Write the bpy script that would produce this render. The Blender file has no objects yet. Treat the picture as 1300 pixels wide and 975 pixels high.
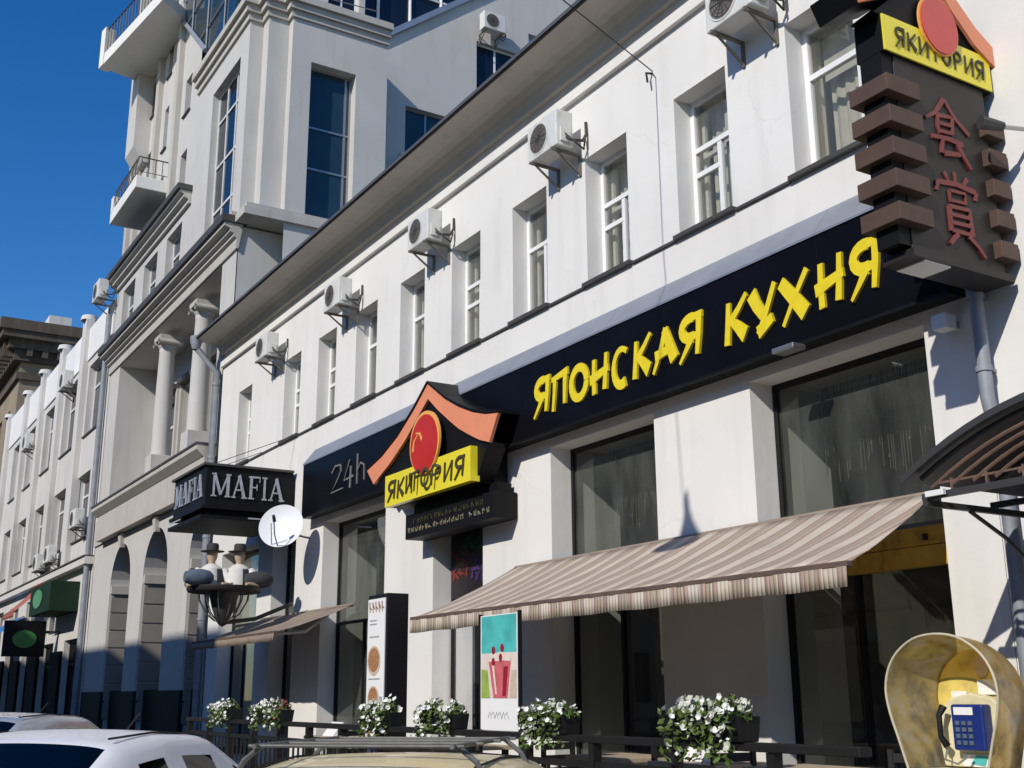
import bpy, bmesh, math, random
from mathutils import Vector, Matrix
random.seed(7)
R = math.radians
SC = bpy.context.scene
COL = SC.collection

# ------------------------------------------------------------------ camera, sky, sun
cam = bpy.data.cameras.new('camera'); camo = bpy.data.objects.new('camera', cam); COL.objects.link(camo)
cam.sensor_fit = 'HORIZONTAL'; cam.sensor_width = 36.0; cam.lens = 36.0 * 1457.2 / 1300.0
cam.clip_end = 2000; cam.clip_start = 0.05
P_, Y_, RO = 0.263755, -1.020885, -0.00668
fw = Vector((math.sin(Y_) * math.cos(P_), math.cos(Y_) * math.cos(P_), math.sin(P_)))
rt = Vector((math.cos(Y_), -math.sin(Y_), 0)); up = rt.cross(fw)
rt2 = rt * math.cos(RO) + up * math.sin(RO); up2 = -rt * math.sin(RO) + up * math.cos(RO)
camo.matrix_world = Matrix(((rt2.x, up2.x, -fw.x, 0), (rt2.y, up2.y, -fw.y, 0), (rt2.z, up2.z, -fw.z, 1.6), (0, 0, 0, 1)))
SC.camera = camo

LIGHT = Vector((-0.42, 1.0, -0.68)).normalized()          # the way the sunlight travels
w = bpy.data.worlds.new('World'); SC.world = w; w.use_nodes = True
wn = w.node_tree; bg = wn.nodes['Background']; sky = wn.nodes.new('ShaderNodeTexSky')
sky.sky_type = 'NISHITA'; sky.sun_disc = False
sky.sun_elevation = math.asin(-LIGHT.z); sky.sun_rotation = math.atan2(-LIGHT.x, -LIGHT.y)
sky.altitude = 200; sky.air_density = 1.0; sky.dust_density = 0.2; sky.ozone_density = 4.0
hs = wn.nodes.new('ShaderNodeHueSaturation'); hs.inputs['Hue'].default_value = 0.508; hs.inputs['Saturation'].default_value = 1.32; hs.inputs['Value'].default_value = 2.05
wn.links.new(sky.outputs[0], hs.inputs['Color']); wn.links.new(hs.outputs[0], bg.inputs[0]); bg.inputs[1].default_value = 0.075
sl = bpy.data.lights.new('sun', 'SUN'); sl.energy = 4.3; sl.angle = R(0.5); sl.color = (1.0, 0.95, 0.87)
so = bpy.data.objects.new('sun', sl); COL.objects.link(so)
so.rotation_euler = LIGHT.to_track_quat('-Z', 'Y').to_euler(); so.location = (10, -20, 30)
SC.view_settings.view_transform = 'Standard'; SC.view_settings.look = 'None'
SC.view_settings.exposure = -0.20; SC.view_settings.gamma = 1.0; SC.view_settings.use_curve_mapping = False

# ------------------------------------------------------------------ materials
MATS = {}
def mat(name, col, rough=0.6, metal=0.0, var=0.0, scale=3.0, bump=0.0, bscale=60.0, spec=0.5, coat=0.0, streak=0.0, dirt=None, trans=0.0, crack=0.0):
    m = bpy.data.materials.new(name); m.use_nodes = True
    nt = m.node_tree; b = nt.nodes['Principled BSDF']; L = nt.links.new
    b.inputs['Base Color'].default_value = (*col, 1); b.inputs['Roughness'].default_value = rough
    b.inputs['Metallic'].default_value = metal; b.inputs['Specular IOR Level'].default_value = spec
    b.inputs['Coat Weight'].default_value = coat
    tc = nt.nodes.new('ShaderNodeTexCoord'); geo = nt.nodes.new('ShaderNodeNewGeometry')
    src = None
    def noise(sc, det=5, vec=None):
        n = nt.nodes.new('ShaderNodeTexNoise'); n.inputs['Scale'].default_value = sc; n.inputs['Detail'].default_value = det
        L(vec if vec else geo.outputs['Position'], n.inputs['Vector']); return n
    def mix(fac, a, bcol, mode='MIX'):
        x = nt.nodes.new('ShaderNodeMix'); x.data_type = 'RGBA'; x.blend_type = mode
        L(fac, x.inputs[0])
        if isinstance(a, tuple): x.inputs[6].default_value = a
        else: L(a, x.inputs[6])
        x.inputs[7].default_value = bcol; return x.outputs[2]
    def ramp(o, a, c, lo=0.0, hi=1.0):
        r = nt.nodes.new('ShaderNodeMapRange'); L(o, r.inputs[0]); r.inputs[1].default_value = a; r.inputs[2].default_value = c
        r.inputs[3].default_value = lo; r.inputs[4].default_value = hi; return r.outputs[0]
    cur = (*col, 1)
    if var > 0:
        n = noise(scale)
        cur = mix(ramp(n.outputs[0], 0.3, 0.7, 0, 1), cur, tuple(c * (1 - var) for c in col) + (1,))
    if streak > 0:
        mp = nt.nodes.new('ShaderNodeMapping'); mp.inputs['Scale'].default_value = (2.6, 2.6, 0.30)
        L(geo.outputs['Position'], mp.inputs[0]); n = noise(1.6, 6, mp.outputs[0])
        cur = mix(ramp(n.outputs[0], 0.52, 0.78, 0, streak), cur, (0.22, 0.19, 0.16, 1))
    if dirt:
        n = noise(dirt[1], 8)
        cur = mix(ramp(n.outputs[0], dirt[2], dirt[2] + 0.18, 0, dirt[3]), cur, (*dirt[0], 1))
    if crack > 0:
        n = noise(0.45, 4); cur = mix(ramp(n.outputs[0], 0.45, 0.75, 0, 0.12), cur, (0.50, 0.47, 0.43, 1))
        wob = noise(3.0, 4); ad = nt.nodes.new('ShaderNodeVectorMath'); ad.operation = 'MULTIPLY_ADD'; L(wob.outputs['Color'], ad.inputs[0]); ad.inputs[1].default_value = (.35, .35, .35); L(geo.outputs['Position'], ad.inputs[2])
        vo = nt.nodes.new('ShaderNodeTexVoronoi'); vo.feature = 'DISTANCE_TO_EDGE'; vo.inputs['Scale'].default_value = 0.55; L(ad.outputs[0], vo.inputs['Vector'])
        msk = noise(0.8, 3); k1 = ramp(vo.outputs['Distance'], 0.0, 0.006, crack, 0.0); k2 = ramp(msk.outputs[0], 0.50, 0.62, 0, 1)
        mu = nt.nodes.new('ShaderNodeMath'); mu.operation = 'MULTIPLY'; L(k1, mu.inputs[0]); L(k2, mu.inputs[1])
        cur = mix(mu.outputs[0], cur, (0.30, 0.28, 0.26, 1))
    if not isinstance(cur, tuple): L(cur, b.inputs['Base Color'])
    if bump > 0:
        n = noise(bscale, 6); bp = nt.nodes.new('ShaderNodeBump'); bp.inputs['Strength'].default_value = bump; bp.inputs['Distance'].default_value = 0.02
        L(n.outputs[0], bp.inputs['Height']); L(bp.outputs[0], b.inputs['Normal'])
    MATS[name] = m; return m

def glass(name, tint=(0.75, 0.8, 0.78), refl=1.0, dust_sheen=0.0):
    m = bpy.data.materials.new(name); m.use_nodes = True; nt = m.node_tree; nt.nodes.clear()
    o = nt.nodes.new('ShaderNodeOutputMaterial'); t = nt.nodes.new('ShaderNodeBsdfTransparent'); g = nt.nodes.new('ShaderNodeBsdfGlossy')
    t.inputs[0].default_value = (*tint, 1); g.inputs['Roughness'].default_value = 0.02; g.inputs[0].default_value = (1, 1, 1, 1)
    f = nt.nodes.new('ShaderNodeFresnel'); f.inputs[0].default_value = 1.5
    mm = nt.nodes.new('ShaderNodeMath'); mm.operation = 'MULTIPLY'; mm.inputs[1].default_value = refl; mm.use_clamp = True
    nt.links.new(f.outputs[0], mm.inputs[0])
    x = nt.nodes.new('ShaderNodeMixShader'); nt.links.new(mm.outputs[0], x.inputs[0]); nt.links.new(t.outputs[0], x.inputs[1]); nt.links.new(g.outputs[0], x.inputs[2])
    if dust_sheen > 0:  # dusty film whose pale veil also stands in for reflections
        ge = nt.nodes.new('ShaderNodeNewGeometry'); mp = nt.nodes.new('ShaderNodeMapping'); mp.inputs['Scale'].default_value = (3, 3, .8); nt.links.new(ge.outputs['Position'], mp.inputs[0])
        n = nt.nodes.new('ShaderNodeTexNoise'); n.inputs['Scale'].default_value = 1.3; n.inputs['Detail'].default_value = 7; nt.links.new(mp.outputs[0], n.inputs[0])
        r = nt.nodes.new('ShaderNodeMapRange'); nt.links.new(n.outputs[0], r.inputs[0]); r.inputs[1].default_value = .3; r.inputs[2].default_value = .75; r.inputs[3].default_value = dust_sheen * .35; r.inputs[4].default_value = dust_sheen * 1.5
        d = nt.nodes.new('ShaderNodeBsdfDiffuse'); d.inputs[0].default_value = (.52, .55, .50, 1); y = nt.nodes.new('ShaderNodeMixShader'); nt.links.new(r.outputs[0], y.inputs[0]); nt.links.new(x.outputs[0], y.inputs[1]); nt.links.new(d.outputs[0], y.inputs[2]); x = y
    nt.links.new(x.outputs[0], o.inputs[0]); MATS[name] = m; return m

mat('plaster', (0.80, 0.775, 0.73), 0.85, var=0.05, scale=0.9, bump=0.16, bscale=9, streak=0.12, crack=0.16)
mat('plaster_trim', (0.80, 0.775, 0.72), 0.8, var=0.07, scale=2.0, bump=0.08, bscale=20, streak=0.06)
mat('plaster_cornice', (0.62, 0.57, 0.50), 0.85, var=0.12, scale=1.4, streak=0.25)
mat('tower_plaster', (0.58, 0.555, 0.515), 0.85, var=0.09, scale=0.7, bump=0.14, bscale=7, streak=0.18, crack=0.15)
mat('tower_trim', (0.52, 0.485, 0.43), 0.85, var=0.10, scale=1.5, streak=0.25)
mat('left_plaster', (0.66, 0.63, 0.585), 0.85, var=0.10, scale=0.7, streak=0.3)
mat('parapet_white', (0.82, 0.80, 0.76), 0.85, var=0.06, scale=0.7, streak=0.15)
mat('ochre_plaster', (0.33, 0.255, 0.165), 0.9, var=0.25, scale=0.6, streak=0.4)
mat('old_cornice', (0.11, 0.085, 0.06), 0.9, var=0.35, scale=1.0, streak=0.4)
mat('stone_block', (0.30, 0.27, 0.235), 0.85, var=0.15, scale=2.0, bump=0.15, bscale=20)
mat('granite', (0.03, 0.033, 0.03), 0.75, spec=0.15, var=0.3, scale=8)
mat('flashing', (0.42, 0.45, 0.50), 0.45, 0.6, var=0.15, scale=3)
mat('dark_flashing', (0.075, 0.07, 0.065), 0.6, var=0.3, scale=2)
mat('roof_metal', (0.14, 0.14, 0.14), 0.55, 0.4, var=0.2)
mat('zinc', (0.30, 0.32, 0.35), 0.65, 0.15, var=0.25, scale=4)
mat('sign_navy', (0.0055, 0.0058, 0.009), 0.36, var=0.35, scale=1.6, spec=0.10)
mat('sign_black', (0.006, 0.006, 0.007), 0.55, var=0.2, spec=0.22)
mat('letter_yellow', (0.86, 0.68, 0.02), 0.45, var=0.14, scale=9)
mat('letter_grey', (0.22, 0.21, 0.21), 0.5, var=0.2, scale=9)
mat('letter_silver', (0.55, 0.57, 0.62), 0.35, 0.3, var=0.3, scale=12)
mat('letter_dark', (0.055, 0.045, 0.02), 0.6)
mat('letter_dim', (0.32, 0.29, 0.18), 0.6, var=0.5, scale=14)
mat('letter_red', (0.21, 0.045, 0.04), 0.5, var=0.2, scale=9)
mat('sign_yellow', (0.88, 0.74, 0.03), 0.35, var=0.05, coat=0.4)
mat('sign_red', (0.62, 0.025, 0.015), 0.25, var=0.12, scale=5, coat=0.6)
mat('sign_rim', (0.85, 0.42, 0.10), 0.4)
mat('sign_orange', (0.82, 0.29, 0.15), 0.5, var=0.08)
mat('totem_board', (0.030, 0.025, 0.023), 0.4, var=0.3, scale=3, spec=0.3)
mat('totem_brown', (0.095, 0.054, 0.036), 0.6, var=0.2, scale=6)
mat('frame_black', (0.009, 0.009, 0.010), 0.5, spec=0.3)
mat('frame_white', (0.82, 0.82, 0.80), 0.45, var=0.05)
mat('frame_old', (0.70, 0.69, 0.66), 0.6, var=0.15, scale=8)
mat('room_wall', (0.22, 0.20, 0.16), 0.9, var=0.2)
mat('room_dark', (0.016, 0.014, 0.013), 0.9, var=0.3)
mat('room_light', (0.60, 0.58, 0.54), 0.9, var=0.15)
mat('jamb', (0.42, 0.40, 0.34), 0.85, var=0.1)
mat('curtain', (0.62, 0.58, 0.48), 0.9, var=0.15, scale=6)
mat('curtain_grey', (0.48, 0.48, 0.47), 0.9, var=0.15, scale=6)
mat('dark_glass', (0.010, 0.016, 0.026), 0.06, spec=0.6, var=0.3, scale=1.0)
mat('blue_glass', (0.022, 0.05, 0.075), 0.05, spec=0.7, var=0.35, scale=0.8)
glass('shop_glass', (0.66, 0.70, 0.66), 1.3, 0.085)
glass('window_glass', (0.84, 0.86, 0.85), 1.1, 0.10)
glass('car_glass', (0.05, 0.06, 0.065), 0.6)
mat('ac_white', (0.72, 0.71, 0.66), 0.5, var=0.10, scale=5, dirt=((0.35, 0.30, 0.24), 6, 0.6, 0.5))
mat('ac_grille', (0.17, 0.145, 0.12), 0.6)
mat('ac_dark', (0.05, 0.045, 0.04), 0.6)
mat('steel', (0.42, 0.42, 0.42), 0.35, 0.8)
mat('rack_grey', (0.16, 0.16, 0.15), 0.55, 0.3, var=0.3, scale=20)
mat('steel_dark', (0.06, 0.06, 0.062), 0.5, 0.3)
mat('iron', (0.03, 0.026, 0.024), 0.55, 0.2, var=0.3, scale=9)
mat('iron_brown', (0.20, 0.12, 0.085), 0.6, 0.1, var=0.3, scale=9)
mat('dish_white', (0.80, 0.81, 0.83), 0.5, var=0.05)
mat('wood_yellow', (0.92, 0.52, 0.07), 0.5, var=0.35, scale=5, dirt=((0.25, 0.11, 0.02), 9, 0.56, 0.6))
mat('wood_pale', (0.60, 0.47, 0.31), 0.55, var=0.2, scale=7)
mat('wood_dark', (0.010, 0.009, 0.008), 0.6, var=0.3)
mat('soil', (0.03, 0.02, 0.013), 0.95)
mat('leaf', (0.11, 0.17, 0.03), 0.55, var=0.4, scale=9)
mat('petal', (0.78, 0.78, 0.74), 0.6)
mat('petal_cream', (0.55, 0.57, 0.45), 0.6, var=0.2, scale=40)
mat('petal_red', (0.34, 0.05, 0.06), 0.6)
mat('asphalt', (0.05, 0.05, 0.052), 0.9, var=0.25, scale=0.8, bump=0.4, bscale=120)
mat('paving', (0.13, 0.125, 0.12), 0.85, var=0.2, scale=1.2, bump=0.2, bscale=60)
mat('kerb', (0.30, 0.29, 0.28), 0.8, var=0.2, scale=3)
mat('deck', (0.13, 0.08, 0.05), 0.7, var=0.3, scale=4)
mat('car_white', (0.84, 0.84, 0.84), 0.38, var=0.03, coat=0.35, dirt=((0.6, 0.58, 0.54), 14, 0.55, 0.3))
mat('car_silver', (0.46, 0.48, 0.49), 0.35, 0.2, coat=1.0)
mat('car_beige', (0.76, 0.64, 0.37), 0.4, coat=0.35, var=0.05)
mat('rubber', (0.015, 0.015, 0.015), 0.8)
mat('lamp_glass', (0.75, 0.75, 0.75), 0.15, coat=0.5)
mat('lamp_red', (0.45, 0.01, 0.01), 0.2, coat=0.5)
mat('phone_blue', (0.010, 0.03, 0.20), 0.4, var=0.2, scale=20)
mat('white_plain', (0.80, 0.80, 0.79), 0.6)
mat('paper_white', (0.86, 0.85, 0.83), 0.55, var=0.04, scale=5)
mat('print_food', (0.50, 0.25, 0.11), 0.6, var=0.55, scale=26)
mat('print_plate', (0.66, 0.52, 0.40), 0.6, var=0.2, scale=20)
mat('print_brown', (0.35, 0.20, 0.13), 0.6, var=0.3, scale=20)
mat('print_teal', (0.10, 0.58, 0.55), 0.5, var=0.35, scale=5)
mat('print_pink', (0.72, 0.16, 0.17), 0.5, var=0.35, scale=9)
mat('print_cream', (0.82, 0.70, 0.62), 0.5, var=0.15, scale=6)
mat('print_green', (0.38, 0.50, 0.10), 0.5, var=0.3, scale=8)
mat('print_berry', (0.30, 0.01, 0.03), 0.5)
mat('print_grey', (0.35, 0.36, 0.40), 0.6)
mat('sign_green', (0.05, 0.26, 0.05), 0.4, var=0.3, scale=5)
mat('green_dark', (0.014, 0.035, 0.02), 0.75, spec=0.15, var=0.2)
mat('awning_blue', (0.02, 0.16, 0.42), 0.7)
mat('awning_red', (0.45, 0.13, 0.09), 0.8, var=0.3, scale=2)
mat('shop_shade', (0.012, 0.012, 0.014), 0.8, spec=0.1, var=0.4, scale=1.2)
mat('mann_shirt', (0.72, 0.70, 0.64), 0.8, var=0.1)
mat('mann_vest', (0.05, 0.05, 0.055), 0.8)
mat('mann_hat', (0.035, 0.032, 0.032), 0.8)
mat('mann_skin', (0.50, 0.36, 0.24), 0.6)
mat('mann_sleeve', (0.10, 0.14, 0.19), 0.75, var=0.25, scale=8)
mat('poly_dark', (0.05, 0.03, 0.025), 0.35, var=0.3)
mat('brick_brown', (0.13, 0.085, 0.07), 0.85, var=0.3, scale=3)
mat('opp_plaster', (0.45, 0.40, 0.32), 0.9, var=0.2, scale=0.6)
mat('poster_dark', (0.02, 0.012, 0.018), 0.4, var=0.3, scale=4)
mat('poster_green', (0.01, 0.16, 0.06), 0.5, var=0.7, scale=14)
mat('poster_red', (0.30, 0.03, 0.03), 0.5, var=0.6, scale=14)
mat('poster_violet', (0.10, 0.04, 0.22), 0.5, var=0.6, scale=14)

def stripes(name):
    m = bpy.data.materials.new(name); m.use_nodes = True; nt = m.node_tree; b = nt.nodes['Principled BSDF']
    b.inputs['Roughness'].default_value = 0.85
    g = nt.nodes.new('ShaderNodeNewGeometry'); s = nt.nodes.new('ShaderNodeSeparateXYZ'); nt.links.new(g.outputs['Position'], s.inputs[0])
    mu = nt.nodes.new('ShaderNodeMath'); mu.operation = 'MULTIPLY'; mu.inputs[1].default_value = 1 / 0.40; nt.links.new(s.outputs[0], mu.inputs[0])
    fr = nt.nodes.new('ShaderNodeMath'); fr.operation = 'FRACT'; nt.links.new(mu.outputs[0], fr.inputs[0])
    cr = nt.nodes.new('ShaderNodeValToRGB'); cr.color_ramp.interpolation = 'CONSTANT'; nt.links.new(fr.outputs[0], cr.inputs[0])
    e = cr.color_ramp.elements; cream = (0.72, 0.63, 0.51, 1); br = (0.42, 0.31, 0.25, 1); ol = (0.46, 0.38, 0.27, 1); ro = (0.52, 0.38, 0.31, 1)
    e[0].position = 0; e[0].color = cream; e[1].position = 0.42; e[1].color = br
    for p, c in ((0.52, ro), (0.62, ol), (0.78, cream), (0.82, br), (0.92, ro)):
        q = e.new(p); q.color = c
    n = nt.nodes.new('ShaderNodeTexNoise'); n.inputs['Scale'].default_value = 2.5; n.inputs['Detail'].default_value = 6; nt.links.new(g.outputs['Position'], n.inputs[0])
    mr = nt.nodes.new('ShaderNodeMapRange'); nt.links.new(n.outputs[0], mr.inputs[0]); mr.inputs[1].default_value = 0.4; mr.inputs[2].default_value = 0.75; mr.inputs[4].default_value = 0.35
    x = nt.nodes.new('ShaderNodeMix'); x.data_type = 'RGBA'; nt.links.new(mr.outputs[0], x.inputs[0]); nt.links.new(cr.outputs[0], x.inputs[6]); x.inputs[7].default_value = (0.34, 0.26, 0.2, 1)
    nt.links.new(x.outputs[2], b.inputs['Base Color'])
    tl = nt.nodes.new('ShaderNodeBsdfTranslucent'); nt.links.new(x.outputs[2], tl.inputs[0]); ms = nt.nodes.new('ShaderNodeMixShader'); ms.inputs[0].default_value = 0.20
    nt.links.new(b.outputs[0], ms.inputs[1]); nt.links.new(tl.outputs[0], ms.inputs[2]); nt.links.new(ms.outputs[0], nt.nodes['Material Output'].inputs[0]); MATS[name] = m
stripes('awning_stripe')
mat('awning_brown', (0.32, 0.25, 0.19), 0.85, var=0.2, scale=3)

def hood_plastic():
    m = bpy.data.materials.new('hood_plastic'); m.use_nodes = True; nt = m.node_tree; nt.nodes.clear(); L = nt.links.new
    o = nt.nodes.new('ShaderNodeOutputMaterial'); g = nt.nodes.new('ShaderNodeNewGeometry')
    n = nt.nodes.new('ShaderNodeTexNoise'); n.inputs['Scale'].default_value = 5; n.inputs['Detail'].default_value = 8; n.inputs['Roughness'].default_value = 0.7; L(g.outputs['Position'], n.inputs[0])
    cr = nt.nodes.new('ShaderNodeValToRGB'); L(n.outputs[0], cr.inputs[0]); e = cr.color_ramp.elements
    e[0].position = 0.36; e[0].color = (0.42, 0.38, 0.29, 1); e[1].position = 0.60; e[1].color = (0.84, 0.78, 0.62, 1)
    q = e.new(0.48); q.color = (0.82, 0.66, 0.30, 1)
    d = nt.nodes.new('ShaderNodeBsdfDiffuse'); t = nt.nodes.new('ShaderNodeBsdfTranslucent'); tr = nt.nodes.new('ShaderNodeBsdfTransparent'); gl = nt.nodes.new('ShaderNodeBsdfGlossy')
    for b in (d, t, tr): L(cr.outputs[0], b.inputs[0])
    gl.inputs['Roughness'].default_value = 0.15
    a = nt.nodes.new('ShaderNodeMixShader'); a.inputs[0].default_value = 0.45; L(d.outputs[0], a.inputs[1]); L(t.outputs[0], a.inputs[2])
    b2 = nt.nodes.new('ShaderNodeMixShader'); b2.inputs[0].default_value = 0.6; L(a.outputs[0], b2.inputs[1]); L(tr.outputs[0], b2.inputs[2])
    c = nt.nodes.new('ShaderNodeMixShader'); c.inputs[0].default_value = 0.10; L(b2.outputs[0], c.inputs[1]); L(gl.outputs[0], c.inputs[2])
    L(c.outputs[0], o.inputs[0]); MATS['hood_plastic'] = m
hood_plastic()
mat('hood_rim', (0.62, 0.55, 0.38), 0.5, var=0.2, scale=8)
mat('hood_yellow', (0.90, 0.70, 0.18), 0.5, var=0.35, scale=7, dirt=((0.30, 0.25, 0.16), 8, 0.55, 0.6))
mat('hood_cream', (0.82, 0.74, 0.46), 0.5, var=0.2, scale=10, dirt=((0.35, 0.28, 0.16), 9, 0.6, 0.5))

# ------------------------------------------------------------------ geometry helpers
class MB:
    def __init__(s): s.v = []; s.f = []
    def quad(s, a, b, c, d):
        i = len(s.v); s.v += [tuple(a), tuple(b), tuple(c), tuple(d)]; s.f.append((i, i + 1, i + 2, i + 3)); return s
    def poly(s, pts):
        i = len(s.v); s.v += [tuple(p) for p in pts]; s.f.append(tuple(range(i, i + len(pts)))); return s
    def box(s, x0, x1, y0, y1, z0, z1):
        i = len(s.v)
        s.v += [(x0, y0, z0), (x1, y0, z0), (x1, y1, z0), (x0, y1, z0), (x0, y0, z1), (x1, y0, z1), (x1, y1, z1), (x0, y1, z1)]
        s.f += [tuple(i + k for k in q) for q in ((3, 2, 1, 0), (4, 5, 6, 7), (0, 1, 5, 4), (1, 2, 6, 5), (2, 3, 7, 6), (3, 0, 4, 7))]; return s
    def prism(s, pts, vec):
        """closed polygon pts swept by vec"""
        n = len(pts); i = len(s.v); vec = Vector(vec); P = [Vector(p) for p in pts]
        s.v += [tuple(p) for p in P] + [tuple(p + vec) for p in P]
        s.f.append(tuple(i + k for k in range(n))); s.f.append(tuple(i + n + k for k in reversed(range(n))))
        for k in range(n): s.f.append((i + k, i + n + k, i + n + (k + 1) % n, i + (k + 1) % n))
        return s
    def tube(s, pts, r, seg=8, close=True):
        P = [Vector(p) for p in pts]; rings = []; a = None
        for k, p in enumerate(P):
            t = (P[min(k + 1, len(P) - 1)] - P[max(k - 1, 0)]).normalized()
            if a is None:
                a = t.cross(Vector((0, 0, 1)))
                if a.length < 0.05: a = Vector((1, 0, 0)) - t * t.x
            else: a = a - t * a.dot(t)
            a.normalize(); b = t.cross(a); rr = r[k] if isinstance(r, (list, tuple)) else r
            i = len(s.v); s.v += [tuple(p + a * rr * math.cos(2 * math.pi * j / seg) + b * rr * math.sin(2 * math.pi * j / seg)) for j in range(seg)]; rings.append(i)
        for k in range(len(P) - 1):
            for j in range(seg): s.f.append((rings[k] + j, rings[k] + (j + 1) % seg, rings[k + 1] + (j + 1) % seg, rings[k + 1] + j))
        if close:
            s.f.append(tuple(rings[0] + j for j in reversed(range(seg)))); s.f.append(tuple(rings[-1] + j for j in range(seg)))
        return s
    def lathe(s, prof, c, axis='z', seg=24, a0=0, a1=2 * math.pi):
        full = abs(a1 - a0 - 2 * math.pi) < 1e-6; n = seg if full else seg + 1; i = len(s.v); c = Vector(c)
        for (r, h) in prof:
            for j in range(n):
                a = a0 + (a1 - a0) * j / seg; u, v = r * math.cos(a), r * math.sin(a)
                q = {'z': (u, v, h), 'y': (u, h, v), 'x': (h, u, v)}[axis]; s.v.append(tuple(c + Vector(q)))
        for k in range(len(prof) - 1):
            for j in range(n if full else n - 1):
                j2 = (j + 1) % n; s.f.append((i + k * n + j, i + k * n + j2, i + (k + 1) * n + j2, i + (k + 1) * n + j))
        return s
    def build(s, name, m, parent=None, smooth=False, bevel=0.0, xf=None):
        me = bpy.data.meshes.new(name); off = parent.location if parent is not None else Vector((0, 0, 0))
        if parent is not None and parent.parent is not None: off = parent.matrix_parent_loc if hasattr(parent, 'matrix_parent_loc') else Vector(parent['_w'])
        vs = [Vector(v) for v in s.v]
        if xf is not None: vs = [xf @ v for v in vs]
        vs = [v - off for v in vs]
        me.from_pydata([tuple(v) for v in vs], [], s.f); me.validate()
        bm = bmesh.new(); bm.from_mesh(me); bmesh.ops.recalc_face_normals(bm, faces=bm.faces); bm.to_mesh(me); bm.free()
        me.materials.append(MATS[m] if isinstance(m, str) else m)
        if smooth:
            for p in me.polygons: p.use_smooth = True
            try: me.set_sharp_from_angle(angle=R(40))
            except Exception: pass
        o = bpy.data.objects.new(name, me); COL.objects.link(o); o.parent = parent
        if parent is not None: o['_w'] = tuple(off)
        if bevel > 0:
            b = o.modifiers.new('bevel', 'BEVEL'); b.width = bevel; b.segments = 2; b.limit_method = 'ANGLE'
        return o

def tag(o, label, cat, group=None):
    o['label'] = label; o['category'] = cat
    if group: o['group'] = group
    return o
def thing(name, label, cat, loc=(0, 0, 0), group=None):
    o = bpy.data.objects.new(name, None); o.empty_display_size = 0.2; COL.objects.link(o); o.location = loc
    return tag(o, label, cat, group)
def copy_tree(o, parent=None):
    c = o.copy(); COL.objects.link(c); c.parent = parent
    for ch in list(o.children): copy_tree(ch, c)
    return c
def struct(o): o['kind'] = 'structure'; return o

def pf(Y):                       # plane facing the street: u = x
    return lambda u, z, d=0.0: (u, Y + d, z)
def px_(X):                      # plane facing +x: u = y
    return lambda u, z, d=0.0: (X - d, u, z)
def wall(mb, f, u0, u1, z0, z1, holes, depth, back=None):
    """plaster sheet with openings; hole = (u0,u1,z0,z1[, 'arch'][, depth])"""
    us = sorted({u0, u1} | {h[0] for h in holes} | {h[1] for h in holes}); us = [u for u in us if u0 <= u <= u1]
    zs = sorted({z0, z1} | {h[2] for h in holes} | {h[3] for h in holes}); zs = [z for z in zs if z0 <= z <= z1]
    for a, b in zip(us, us[1:]):
        run = None
        for c, d in zip(zs, zs[1:]):
            m, n = (a + b) / 2, (c + d) / 2
            if any(h[0] < m < h[1] and h[2] < n < h[3] for h in holes):
                if run: mb.quad(f(a, run[0]), f(b, run[0]), f(b, run[1]), f(a, run[1])); run = None
            else: run = (run[0], d) if run else (c, d)
        if run: mb.quad(f(a, run[0]), f(b, run[0]), f(b, run[1]), f(a, run[1]))
    for h in holes:
        a, b, c, d = h[:4]; dp = depth
        arch = 'arch' in h[4:]
        for q in h[4:]:
            if isinstance(q, float): dp = q
        top = d
        if arch:
            r = (b - a) / 2; sp = d - r; top = sp; n = 14; arc = [(a + r - r * math.cos(math.pi * k / n), sp + r * math.sin(math.pi * k / n)) for k in range(n + 1)]
            h2 = n // 2
            mb.poly([f(a, d)] + [f(*p) for p in arc[:h2 + 1]]); mb.poly([f(b, d)] + [f(*p) for p in reversed(arc[h2:])])
            for p, q in zip(arc, arc[1:]): mb.quad(f(*p), f(*q), f(q[0], q[1], dp), f(p[0], p[1], dp))
        else: mb.quad(f(a, d), f(b, d), f(b, d, dp), f(a, d, dp))
        mb.quad(f(a, c), f(a, top), f(a, top, dp), f(a, c, dp)); mb.quad(f(b, c), f(b, top), f(b, top, dp), f(b, c, dp))
        mb.quad(f(a, c), f(b, c), f(b, c, dp), f(a, c, dp))
    return mb
def bar(mb, f, u0, u1, z0, z1, d0, d1):
    """box on a plane: depth d measured into the wall"""
    a = f(u0, z0, d0); b = f(u1, z1, d1)
    mb.box(min(a[0], b[0]), max(a[0], b[0]), min(a[1], b[1]), max(a[1], b[1]), min(a[2], b[2]), max(a[2], b[2]))
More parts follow.
